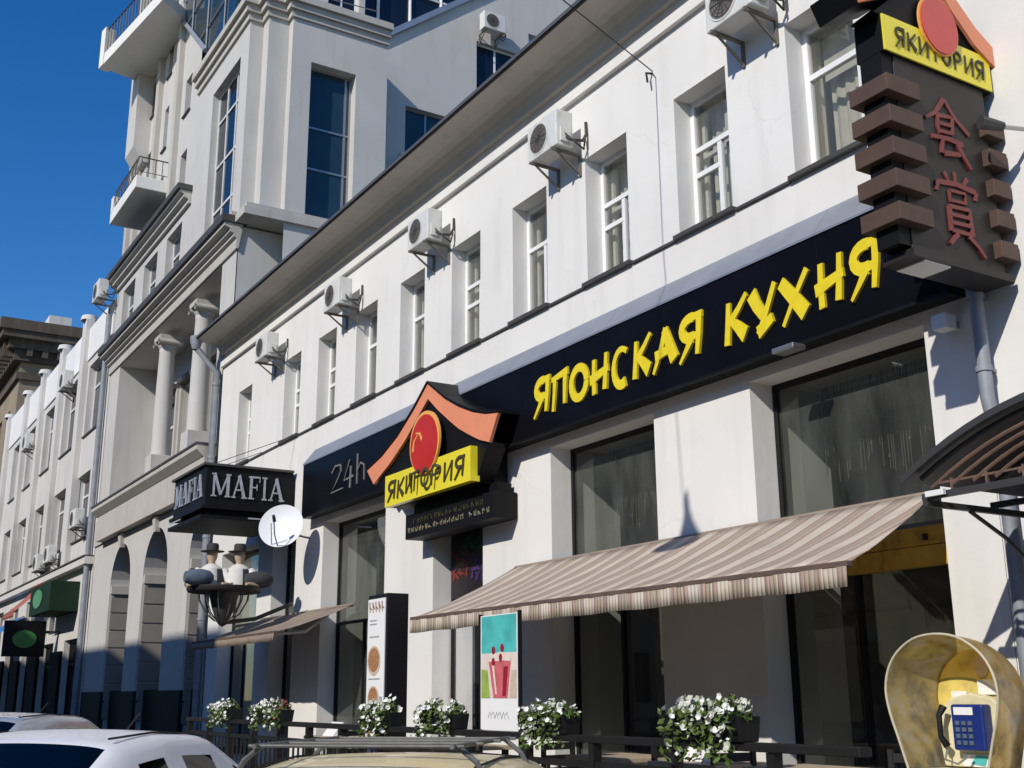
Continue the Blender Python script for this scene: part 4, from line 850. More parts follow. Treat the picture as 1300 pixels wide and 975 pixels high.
# ------------------------------------------------------------------ phone hood
ph = thing('phone_booth', 'scuffed yellow plastic phone hood with a blue payphone inside', 'phone booth', (-4.25, 5.5, .13))
PX = -4.25
def rim(s, y, dz=0.0, z0=1.19):      # arch outline, s = size
    pts = [(-.25, 0), (-.30, .16), (-.345, .30), (-.36, .42), (-.33, .53), (-.26, .62), (-.14, .69), (0, .71), (.14, .69), (.26, .62), (.33, .53), (.36, .42), (.345, .30), (.30, .16), (.25, 0)]
    fine = []
    for k in range(len(pts) - 1):
        p = [Vector(pts[max(0, min(len(pts) - 1, k + d))]) for d in (-1, 0, 1, 2)]
        for t in (0, .33, .67): fine.append(.5 * (2 * p[1] + (p[2] - p[0]) * t + (2 * p[0] - 5 * p[1] + 4 * p[2] - p[3]) * t * t + (3 * p[1] - p[0] - 3 * p[2] + p[3]) * t ** 3))
    fine.append(Vector(pts[-1]))
    return [Vector((PX + q.x * s, y, z0 + dz + q.y * (s * .5 + .5))) for q in fine]
rings = [rim(1.0, 5.28), rim(.99, 5.36), rim(.96, 5.46), rim(.90, 5.55), rim(.80, 5.62)]
m = MB(); n = len(rings[0])
for r_ in rings: m.v += [tuple(p) for p in r_]
for k in range(len(rings) - 1):
    for j in range(n - 1): m.f.append((k * n + j, k * n + j + 1, (k + 1) * n + j + 1, (k + 1) * n + j))
sh = m.build('shell', 'hood_plastic', ph, True); ss = sh.modifiers.new('subd', 'SUBSURF'); ss.levels = 1; ss.render_levels = 2; so_ = sh.modifiers.new('th', 'SOLIDIFY'); so_.thickness = .006
m = MB(); m.tube([tuple(p) for p in rings[0]], .007, 8); m.build('rim', 'hood_rim', ph, True)
m = MB(); m.poly([tuple(p) for p in rings[-1]]); m.build('back_panel', 'hood_yellow', ph)
m = MB(); m.prism([(PX - .18, 5.606, 1.42), (PX - .18, 5.606, 1.60), (PX - .08, 5.606, 1.60), (PX - .08, 5.606, 1.42)], (0, .008, 0)); m.prism([(PX + .0, 5.604, 1.58), (PX + .2, 5.604, 1.58), (PX + .2, 5.604, 1.66), (PX + .0, 5.604, 1.66)], (0, .006, 0)); m.build('sticker', 'paper_white', ph)
pn = [(-.21, 0), (-.23, .15), (-.22, .28), (-.14, .36), (0, .39), (.14, .36), (.22, .28), (.23, .15), (.21, 0)]
m = MB(); m.prism([(PX + x, 5.53, 1.20 + z) for x, z in pn], (0, .07, 0)); m.build('inner_panel', 'hood_cream', ph, bevel=.01)
m = MB(); m.box(PX - .075, PX + .13, 5.45, 5.528, 1.29, 1.53); pb = m.build('telephone', 'phone_blue', ph, bevel=.012)
MB().box(PX - .05, PX + .07, 5.444, 5.449, 1.475, 1.515).build('label_plate', 'paper_white', pb)
m = MB()
for i in range(3):
    for j in range(4): m.box(PX - .045 + i * .04, PX - .02 + i * .04, 5.442, 5.449, 1.32 + j * .034, 1.342 + j * .034)
m.build('keypad', 'mann_sleeve', pb)
m = MB(); m.tube([(PX - .125, 5.46, 1.31), (PX - .14, 5.435, 1.36), (PX - .14, 5.435, 1.47), (PX - .125, 5.46, 1.52)], [.022, .016, .016, .022], 8); m.build('handset', 'frame_black', pb, True)
MB().tube([(PX - .125, 5.46, 1.30), (PX - .13, 5.44, 1.24), (PX - .05, 5.44, 1.22), (PX + .02, 5.46, 1.27)], .006, 6).build('cord', 'steel', pb)
m = MB(); m.prism([(PX - .08, 5.524, 1.205), (PX + .15, 5.524, 1.205), (PX + .15, 5.524, 1.27), (PX - .08, 5.524, 1.27)], (0, .005, 0)); m.build('sticker', 'paper_white', ph); m = MB(); m.prism([(PX - .03, 5.52, 1.22), (PX + .06, 5.52, 1.21), (PX + .08, 5.52, 1.26), (PX + .01, 5.52, 1.265)], (0, .003, 0)); m.build('sticker', 'print_teal', ph)
m = MB(); disc(m, (PX + .03, 1.73), .045, .06, 5.612, .004, 16); m.build('sticker', 'print_plate', ph)
MB().box(PX - .24, PX + .24, 5.29, 5.60, 1.175, 1.192).build('shelf', 'hood_rim', ph)
MB().tube([(PX, 5.52, .13), (PX, 5.52, 1.18)], .05, 12).build('post', 'steel_dark', ph, True)

# ------------------------------------------------------------------ tower
T0, T1 = -41.6, -27.5
tw = thing('tower_building', 'tall cream stone-coloured building with arches, columns, bays and balconies left of the restaurant', 'building', (-35, 8.5, 0))
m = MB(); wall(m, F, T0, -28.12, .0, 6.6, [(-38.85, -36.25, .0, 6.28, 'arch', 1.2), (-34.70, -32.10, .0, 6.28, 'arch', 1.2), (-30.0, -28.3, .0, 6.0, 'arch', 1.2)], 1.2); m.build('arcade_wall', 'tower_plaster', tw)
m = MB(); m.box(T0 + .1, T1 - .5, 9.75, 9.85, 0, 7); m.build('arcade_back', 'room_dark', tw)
for x in (-38.85, -36.25, -34.70, -32.10, -30.0):        # block joints on the piers' sides
    s = 1 if x in (-38.85, -34.70, -30.0) else -1
    for k in range(7):
        z = .9 + k * .55; b = MB(); b.box(min(x, x + s * .05), max(x, x + s * .05), 8.56, 9.7, z + .02, z + .53); b.build('block', 'stone_block', tw, bevel=.012)
    b = MB(); b.box(min(x, x + s * .12), max(x, x + s * .12), 8.53, 9.72, 4.80, 5.05); b.build('impost', 'tower_trim', tw)
for a, b in ((T0, -38.85), (-36.25, -34.7), (-32.1, -30.0)):
    MB().box(a - .03, b + .03, 8.46, 8.60, .13, 1.75).build('plinth', 'granite', tw)
for a, b in ((-38.85, -36.25), (-34.7, -32.1), (-30.0, -28.3)):
    MB().box(a + .1, b - .1, 9.60, 9.70, .13, 3.6).build('shop_door', 'dark_glass', tw)
    MB().box(a + .05, b - .05, 8.75, 8.85, .13, 1.78).build('low_screen', 'green_dark', tw)
    MB().prism([((a + b) / 2 - .18, 8.36, 6.60), ((a + b) / 2 + .18, 8.36, 6.60), ((a + b) / 2 + .12, 8.40, 6.15), ((a + b) / 2 - .12, 8.40, 6.15)], (0, .14, 0)).build('keystone', 'tower_trim', tw)
MB().box(T0 + 1.3, -28.3, 8.22, 8.7, 6.62, 7.45).build('frieze_band', 'tower_trim', tw, bevel=.01)
MB().box(T0, T0 + 1.3, 8.44, 8.7, 6.60, 7.45).build('frieze_band', 'tower_trim', tw)
MB().prism([(T0 + 1.2, 8.2, 7.45), (T0 + 1.2, 8.02, 7.62), (T0 + 1.2, 8.02, 7.74), (T0 + 1.2, 8.8, 7.74), (T0 + 1.2, 8.8, 7.45)], (-28.3 - T0 - 1.2, 0, 0)).build('ledge', 'tower_trim', tw)
MB().box(T0 + 1.15, -28.28, 7.99, 8.8, 7.745, 7.80).build('ledge_cap', 'dark_flashing', tw)
# loggia
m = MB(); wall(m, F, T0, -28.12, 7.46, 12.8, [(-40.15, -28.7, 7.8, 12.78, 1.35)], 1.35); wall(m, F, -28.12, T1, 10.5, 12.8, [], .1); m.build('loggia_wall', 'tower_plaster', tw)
LW = [(-39.2, -37.3), (-36.6, -34.6), (-33.6, -31.6), (-30.9, -29.2)]
m = MB(); F2 = pf(9.85); wall(m, F2, T0 + .5, T1 - .4, 7.5, 12.85, [(a, b, 8.3, 11.4) for a, b in LW], .3); m.build('loggia_back', 'tower_plaster', tw)
for a, b in LW:
    window(F2, a, b, 8.3, 11.4, .15, tw, 'frame_old', 'blue_glass', .09, (.5,), (.68,))
    MB().box(a - .12, b + .12, 9.6, 9.84, 11.45, 11.62).build('window_hood', 'dark_flashing', tw)
    for x in (a - .2, b + .02): MB().box(x, x + .18, 9.74, 9.845, 8.0, 11.45).build('window_surround', 'tower_trim', tw)
for x in (-37.9, -35.25, -31.4):
    if x == -37.9: continue
    m = MB(); m.lathe([(.29, 8.72), (.29, 8.80), (.265, 8.86), (.262, 10.5), (.235, 12.05), (.25, 12.1), (.235, 12.14), (.30, 12.25)], (x, 8.86, 0), 'z', 28); m.build('column_shaft', 'tower_plaster', tw, True)
    m = MB(); m.box(x - .36, x + .36, 8.52, 9.22, 12.4, 12.55); m.lathe([(.10, 8.50), (.10, 9.24)], (x - .30, 0, 12.33), 'y', 14); m.lathe([(.10, 8.50), (.10, 9.24)], (x + .30, 0, 12.33), 'y', 14); m.build('capital', 'tower_trim', tw, True)
    MB().box(x - .34, x + .34, 8.52, 9.2, 7.805, 8.72).build('pedestal', 'tower_plaster', tw, bevel=.01)
# main cornice
pc = [(8.5, 12.8), (8.44, 12.8), (8.44, 13.08), (8.36, 13.12), (8.36, 13.2), (8.26, 13.24), (8.26, 13.32), (8.10, 13.38), (8.10, 13.48), (8.6, 13.48)]
MB().prism([(T0 - .1, y, z) for y, z in pc], (T1 - T0 + .2, 0, 0)).build('main_cornice', 'tower_trim', tw)
MB().box(T0 - .15, T1 + .15, 8.02, 8.7, 13.485, 13.68).build('cornice_cap', 'dark_flashing', tw)
# mezzanine
m = MB(); wall(m, F, T0, -32.3, 13.6, 16.0, [(-40.6, -38.9, 13.7, 15.7), (-37.7, -36.0, 13.7, 15.7), (-34.9, -33.2, 13.7, 15.7)], .5); m.build('mezzanine_wall', 'tower_plaster', tw)
for a in (-40.6, -37.7, -34.9): window(F, a, a + 1.7, 13.7, 15.7, .22, tw, 'frame_old', 'blue_glass', .09, (.5,), (.65,))
pc2 = [(8.5, 15.95), (8.40, 15.95), (8.40, 16.08), (8.26, 16.13), (8.26, 16.22), (8.14, 16.27), (8.14, 16.34), (8.6, 16.34)]
MB().prism([(T0 - .1, y, z) for y, z in pc2], (9.4, 0, 0)).build('upper_cornice', 'tower_trim', tw)
MB().box(T0 - .15, -32.25, 8.05, 8.7, 16.345, 16.52).build('cornice_cap', 'dark_flashing', tw)
# upper left wall
SW = [(-33.95, -33.25, 19.55, 20.85), (-33.95, -33.25, 16.9, 18.2), (-36.5, -36.0, 19.4, 21.0), (-36.5, -36.0, 16.9, 18.4), (-38.6, -38.0, 18.6, 20.2), (-38.6, -38.0, 21.6, 23.0), (-36.5, -36.0, 22.2, 23.6), (-35.4, -35.0, 17.6, 19.2)]
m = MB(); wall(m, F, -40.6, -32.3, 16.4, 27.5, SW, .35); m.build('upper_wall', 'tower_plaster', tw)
for a, b, c, d in SW: window(F, a, b, c, d, .25, tw, 'frame_old', 'blue_glass', .06, (), (.6,), sill='dark_flashing')
for x in (-40.6, -39.55, -37.35, -34.75): MB().box(x, x + .34, 8.32, 8.52, 16.53, 27.0).build('pilaster', 'tower_trim', tw, bevel=.01)
m = MB(); m.box(-40.55, -28.55, 9.4, 20, 0.1, 26.8) if False else m.box(-40.55, -32.2, 9.0, 20, 13.6, 27.4); m.box(-41.55, -32.2, 10.3, 20, 0, 16.4); m.build('core', 'tower_plaster', tw)
m = MB(); m.box(T0, T0 + .06, 8.505, 20, 0, 16.3); m.box(-40.66, -40.602, 8.505, 20, 16.4, 27.5); m.build('side_wall', 'tower_plaster', tw)
# small oriel foot and balcony
MB().prism([(-39.7, 8.3, 19.9), (-39.7, 7.95, 20.4), (-39.7, 7.95, 24.0), (-39.7, 8.5, 24.0), (-39.7, 8.5, 19.9)], (1.2, 0, 0)).build('oriel', 'tower_plaster', tw)
bl = MB().box(-38.3, -34.75, 7.35, 8.49, 17.20, 17.62).build('balcony', 'plaster_trim', tw, bevel=.02)
MB().box(-38.3, -38.0, 7.35, 7.65, 17.63, 18.15).build('pier', 'plaster_trim', bl)
m = MB()
for k in range(14): m.tube([(-37.9 + k * .235, 7.42, 17.63), (-37.9 + k * .235 + .06 * (-1) ** k, 7.36, 17.95), (-37.9 + k * .235, 7.42, 18.3)], .014, 5)
for k in range(5): m.tube([(-34.83, 7.5 + k * .22, 17.63), (-34.8, 7.5 + k * .22, 18.3)], .014, 5)
m.tube([(-38.0, 7.42, 18.3), (-34.83, 7.42, 18.3), (-34.83, 8.45, 18.3)], .022, 6); m.tube([(-38.0, 7.42, 17.8), (-34.83, 7.42, 17.8), (-34.83, 8.45, 17.8)], .012, 6); m.build('railing', 'iron', bl)
# top balcony with glazed prow
zs = 23.26; PL = [(-33.52, 7.43), (-38.74, 6.65), (-39.24, 8.49), (-34.4, 8.49)]
sb_ = MB().prism([(x, y, zs) for x, y in PL], (0, 0, .42)).build('top_balcony', 'plaster_trim', tw)
MB().prism([(-38.85, 6.6, zs - .03), (-38.45, 6.66, zs - .03), (-38.55, 7.0, zs - .03), (-38.95, 6.95, zs - .03)], (0, 0, 1.5)).build('pier', 'plaster_trim', sb_)
for x in (-37.2, -35.8): MB().box(x, x + .3, 7.5, 7.8, zs + .42, zs + 4.2).build('balcony_post', 'tower_trim', sb_)
m = MB()
for k in range(18): m.tube([(-38.4 + k * .27, 6.76 + k * .04, zs + .42), (-38.4 + k * .27, 6.76 + k * .04, zs + 1.4)], .016, 5)
m.tube([(-38.5, 6.75, zs + 1.4), (-33.6, 7.47, zs + 1.4)], .03, 6); m.build('railing', 'iron', sb_)
MB().box(-39.0, -34.0, 7.0, 8.45, zs + 4.2, zs + 4.6).build('balcony_roof', 'tower_trim', sb_)
gl_ = MB().prism([(-31.42, 8.40, 20.68), (-34.75, 8.40, 23.6), (-34.75, 8.40, 29), (-28.6, 8.40, 29), (-28.6, 8.40, 20.16), (-31.42, 8.40, 20.16)], (0, .09, 0)).build('sloped_glazing', 'blue_glass', tw)
MB().tube([(-31.36, 8.36, 20.6), (-34.85, 8.36, 23.66)], .09, 4).build('edge_beam', 'flashing', gl_)
MB().tube([(-34.85, 8.36, 23.66), (-38.0, 8.36, 26.4)], .09, 4).build('edge_beam', 'flashing', gl_)
for x in (-33.2, -31.4, -29.6): MB().tube([(x, 8.37, max(20.2, 20.68 + (-31.42 - x) * .877)), (x, 8.37, 29)], .028, 6).build('mullion', 'zinc', gl_)
for z in (21.4, 22.9, 24.4, 26): MB().tube([(max(-34.7, -31.42 - (z - 20.68) / .877), 8.37, z), (-28.6, 8.37, z)], .022, 6).build('mullion', 'zinc', gl_)
# bay block
m = MB(); wall(m, F, -32.3, T1, 13.6, 19.6, [(-30.7, -28.2, 14.0, 18.8, .30)], .30)
XA, XB, XC = -27.5, -27.05, -26.75
m.quad((XA, 8.5, 13.6), (XA, 8.88, 13.6), (XA, 8.88, 19.6), (XA, 8.5, 19.6)); m.quad((XA, 8.88, 13.6), (XB, 8.88, 13.6), (XB, 8.88, 19.6), (XA, 8.88, 19.6))
m.quad((XB, 8.88, 13.6), (XB, 9.46, 13.6), (XB, 9.46, 19.6), (XB, 8.88, 19.6)); m.quad((XB, 9.46, 13.6), (XC, 9.46, 13.6), (XC, 9.46, 19.6), (XB, 9.46, 19.6))
wall(m, px_(XC), 9.46, 12.3, 10.3, 19.6, [(10.02, 11.35, 13.85, 18.35, .4)], .4)
m.quad((XC, 12.3, 10.3), (-28.6, 12.3, 10.3), (-28.6, 12.3, 19.6), (XC, 12.3, 19.6)); m.build('bay_wall', 'tower_plaster', tw)
m = MB(); wall(m, px_(XA + .02), 8.52, 13.0, 9.9, 13.45, [], .1); m.build('bay_base', 'tower_plaster', tw)
window(F, -30.7, -28.2, 14.0, 18.8, .20, tw, 'frame_old', 'dark_glass', .08, (.33, .67), (.2, .5, .8))
window(px_(XC), 10.02, 11.35, 13.85, 18.35, .30, tw, 'steel', 'blue_glass', .06, (.87,), (.33, .60))
MB().box(-32.3, XA - .02, 8.3, 8.7, 13.69, 13.86).build('bay_plinth', 'tower_trim', tw)
MB().prism([(XA, 8.36, 13.69), (XC + .12, 8.36, 13.69), (XC + .12, 12.35, 13.69), (XA, 12.35, 13.69)], (0, 0, -.2)).build('bay_plinth', 'tower_trim', tw)
MB().prism([(XA, 8.43, 13.83), (XC + .06, 8.43, 13.83), (XC + .06, 12.33, 13.83), (XA, 12.33, 13.83)], (0, 0, -.137)).build('bay_plinth', 'tower_trim', tw)
for k, (a, z0, z1) in enumerate(((.07, 19.55, 19.75), (.16, 19.75, 19.95), (.26, 19.95, 20.15))):
    m = MB(); m.prism([(-32.3, 8.5 - a, z0), (XA + a, 8.5 - a, z0), (XA + a, 8.88 - a, z0), (XB + a, 8.88 - a, z0), (XB + a, 9.46 - a, z0), (XC + a, 9.46 - a, z0), (XC + a, 12.3 + a * .2, z0), (-32.3, 12.3 + a * .2, z0)], (0, 0, z1 - z0)); m.build('bay_cornice', 'tower_trim', tw)
m = MB()
for k in range(16): m.tube([(-30.4 + k * .21, 8.6, 20.2), (-30.4 + k * .21, 8.6, 21.1)], .014, 5)
m.tube([(-30.5, 8.6, 21.1), (-27.2, 8.6, 21.1), (-27.0, 9.6, 21.1), (-26.8, 12.0, 21.1)], .025, 6); m.tube([(-30.5, 8.6, 20.6), (-27.2, 8.6, 20.6), (-27.0, 9.6, 20.6), (-26.8, 12.0, 20.6)], .015, 6); m.build('terrace_rail', 'steel', tw)
# penthouse and recessed gable wall
m = MB(); wall(m, px_(-28.45), 10.4, 12.29, 20.16, 27, [(11.1, 12.1, 20.4, 26.6, .3)], .3); m.box(-32.2, -28.47, 10.4, 10.5, 20.2, 27); m.build('penthouse_wall', 'tower_plaster', tw)
window(px_(-28.45), 11.1, 12.1, 20.4, 26.6, .2, tw, 'frame_white', 'dark_glass', .06, (.5,), (.3, .6))
GX = -28.5; f3 = px_(GX); m = MB()
gh = [(13.74, 15.25, 16.95, 18.9), (16.22, 17.75, 19.9, 21.9), (18.2, 19.6, 22.2, 23.6)]
wall(m, f3, 12.3, 22.0, 9.9, 20.35, [gh[0], (16.22, 17.75, 19.9, 20.35)], .3)
wall(m, f3, 15.3, 22.0, 20.35, 22.8, [(16.22, 17.75, 20.35, 21.9), (18.2, 19.6, 22.2, 22.8)], .3)
m.poly([f3(12.3, 20.35), f3(15.3, 20.35), f3(15.3, 22.73)]); m.poly([f3(15.3, 22.8), f3(22, 22.8), f3(22, 28.0)]); m.build('gable_wall', 'tower_plaster', tw)
window(f3, *gh[0], .15, tw, 'steel', 'blue_glass', .06, (.5,)); window(f3, *gh[1], .15, tw, 'frame_white', 'dark_glass', .06, (.5,))
m = MB(); m.prism([(GX + .12, 12.3, 20.37), (GX + .12, 22, 28.03), (GX + .12, 22, 28.25), (GX + .12, 12.3, 20.6)], (-.5, 0, 0)); m.build('gable_coping', 'flashing', tw)
m = MB(); m.poly([(-28.9, 12.3, 20.3), (-28.9, 22, 28), (-28.9, 22, 31), (-28.9, 12.3, 31)]); m.build('gable_glazing', 'dark_glass', tw)
m = MB()
for k in range(9): y = 12.9 + k * 1.1; m.tube([(-28.85, y, 20.6 + (y - 12.3) * .79), (-28.85, y, 31)], .05, 6)
for k in range(6): z = 21.6 + k * 1.5; m.tube([(-28.85, 12.3, z), (-28.85, min(22, 12.3 + (z - 20.6) / .79), z)], .035, 6)
m.build('glazing_bar', 'frame_white', tw)

# ------------------------------------------------------------------ farther pale building
lf = thing('pilastered_building', 'pale building with white parapet and pilasters beyond the tower', 'building', (-52, 8.5, 0))
UWl = [(-45.55, -43.1), (-50.2, -47.6), (-54.7, -52.3), (-59.2, -56.8), (-63.6, -61.2)]
holes = [(a, b, 11.25, 14.1) for a, b in UWl] + [(a - .3, b - .5, 7.2, 9.7) for a, b in UWl] + [(a, b, .2, 3.6) for a, b in UWl] + [(a, b, 3.9, 5.6) for a, b in UWl[1:]]
m = MB(); wall(m, F, -66, -41.66, 0, 14.4, holes, .35); m.build('wall', 'left_plaster', lf)
for a, b in UWl:
    window(F, a, b, 11.25, 14.1, .25, lf, 'frame_old', 'dark_glass', .11, (.5,), (.7,), sill='dark_flashing'); window(F, a - .3, b - .5, 7.2, 9.7, .25, lf, 'frame_old', 'dark_glass', .11, (.5,), (.7,), sill='dark_flashing')
    window(F, a, b, .2, 3.6, .2, lf, 'frame_black', 'shop_shade', .09, (.5,), (.75,), name='shop_window')
for a, b in UWl[1:]: window(F, a, b, 3.9, 5.6, .2, lf, 'frame_old', 'dark_glass', .09, (.5,))
ps = [-66.0, -60.25, -55.8, -51.25, -46.55, -41.66]
for i, (a, b) in enumerate(zip(ps, ps[1:])): MB().box(a + .35, b, 8.44, 8.8, 14.4, 15.75 + .08 * (4 - i)).build('parapet_panel', 'parapet_white', lf)
for x in ps[:-1]: MB().box(x, x + .72, 8.28, 8.6, 6.4, 16.15).build('pilaster', 'left_plaster', lf, bevel=.01); m = MB(); m.lathe([(.0, .25), (.3, .2), (.36, .0)], (x + .36, 8.45, 16.15), 'z', 12); m.build('pilaster_cap', 'left_plaster', lf, True)
MB().box(-66, -41.7, 8.2, 8.5, 6.05, 6.3).build('ledge', 'left_plaster', lf); MB().box(-66, -41.7, 8.15, 8.55, 6.305, 6.35).build('ledge_cap', 'dark_flashing', lf)
m = MB(); m.box(-66, -41.66, 9.0, 18, 0, 14.6); m.build('core', 'left_plaster', lf)
MB().tube([(-42.0, 8.35, 15.2), (-42.0, 8.35, .3)], .1, 10).build('drainpipe', 'zinc', lf, True)
for i, (a, b) in enumerate(((-65.8, -63.7), (-61.1, -59.3), (-56.7, -54.8), (-52.2, -50.3), (-47.5, -45.65), (-43.0, -42.2))): MB().box(a, b, 8.38, 8.495, .13, 3.35 - .12 * (i % 3)).build('shade_panel', 'shop_shade', lf, bevel=.01)  # near-black sheets that paint street-level shade onto the ground-floor wall
# shop things at its foot
o = thing('shop_canopy', 'dark green shop canopy with a green oval badge below the pale building', 'canopy', (-46, 8.4, 4.6))
MB().box(-47.6, -43.6, 7.5, 8.49, 4.55, 5.6).build('box', 'green_dark', o, bevel=.01); m = MB(); disc(m, (-45.9, 5.1), .9, .34, 7.47, .02); m.build('badge', 'sign_green', o)
o = thing('hanging_sign', 'square black hanging sign with a green oval beside the shop canopy', 'sign', (-46.6, 7.6, 3.1))
MB().box(-46.75, -46.55, 6.55, 8.0, 3.05, 4.35).build('box', 'sign_black', o, bevel=.01); m = MB(); m.prism([(-46.54, 7.27 + .42 * math.cos(k * math.pi / 14), 3.68 + .32 * math.sin(k * math.pi / 14)) for k in range(28)], (.015, 0, 0)); m.build('badge', 'sign_green', o)
MB().box(-46.68, -46.62, 8.0, 8.5, 3.9, 4.0).build('arm', 'steel_dark', o)
awning('red_awning', 'faded red and pink awning left of the green shop canopy', -52.4, -49.8, 8.4, 6.0, 7.3, 4.9, 'awning_red', .2, .01, ())
awning('blue_awning', 'bright blue awning at the far left edge', -58.5, -54.6, 8.4, 5.0, 7.0, 3.9, 'awning_blue', .5, .01, ())

# old corner building far left
of = thing('old_building', 'ochre old building with a heavy dark cornice at the far left', 'building', (-70, 9, 0))
m = MB(); wall(m, pf(8.75), -110, -66.5, 0, 19.6, [(-70 - k * 3, -68.6 - k * 3, z, z + 2.3) for k in range(12) for z in (3, 7, 11, 15)], .3); m.build('wall', 'ochre_plaster', of)
m = MB(); wall(m, px_(-66.5), 8.75, 12.6, 0, 19.6, [], .3); m.box(-109, -66.9, 9.3, 12.5, 0, 19.5); m.build('side_wall', 'ochre_plaster', of)
for k in range(12):
    for z in (3, 7, 11, 15): window(pf(8.75), -70 - k * 3, -68.6 - k * 3, z, z + 2.3, .2, of, 'frame_old', 'dark_glass', .1, (.5,), (.7,))
for a, z0, z1 in ((.2, 18.6, 19.0), (.45, 19.6, 20.2), (.8, 20.2, 20.7), (1.25, 20.7, 21.1), (1.4, 21.1, 21.7)):
    MB().box(-110, -66.5 + a * .9, 8.75 - a, 12.6 + a * .4, z0, z1).build('cornice', 'old_cornice', of)
for k in range(30): MB().box(-66.7 - k * .9, -66.4 - k * .9, 7.75, 8.75, 19.8, 20.65).build('corbel', 'old_cornice', of)
for k in range(5): MB().box(-66.5, -65.75, 8.9 + k * .8, 9.2 + k * .8, 19.8, 20.65).build('corbel', 'old_cornice', of)
MB().box(-68.2, -66.6, 10.0, 11.2, 21.7, 22.6).build('chimney', 'left_plaster', of)

# opposite side of the street (behind the camera): it shades the foot of the tower
ob = thing('opposite_building', 'taller ochre building across the street, behind the camera, shading the tower foot', 'building', (-45, -14, 0))
fo = lambda u, z, d=0.0: (u, -14 - d, z)
oh = [(-14.9 - k * 3.2 - 1.3, -14.9 - k * 3.2, z, z + 2.1) for k in range(19) for z in (1.2, 5.2, 9.0, 12.8)]
m = MB(); wall(m, fo, -78, -13.6, 0, 18.1, oh, .3); m.box(-78, -13.6, -26, -14.8, 0, 18.05); m.build('wall', 'opp_plaster', ob)
m = MB()
for a, b, c, d in oh: m.quad(fo(a, c, .2), fo(b, c, .2), fo(b, d, .2), fo(a, d, .2))
m.build('panes', 'dark_glass', ob)
MB().box(-78, -13.55, -26, -13.8, 18.06, 18.3).build('cornice', 'opp_plaster', ob)

ob = thing('opposite_building', 'lower ochre building across the street, behind the camera, added to block low sky', 'building', (8, -14, 0))  # unseen; added to hold back skylight and deepen the street shade
oh = [(-12.6 + k * 3.2, -11.3 + k * 3.2, z, z + 2.1) for k in range(15) for z in (1.2, 5.2)]
m = MB(); wall(m, fo, -13.3, 36, 0, 10.6, oh, .3); m.box(-13.3, 36, -26, -14.8, 0, 10.5); m.build('wall', 'opp_plaster', ob)
m = MB()
for a, b, c, d in oh: m.quad(fo(a, c, .2), fo(b, c, .2), fo(b, d, .2), fo(a, d, .2))
m.build('panes', 'dark_glass', ob)
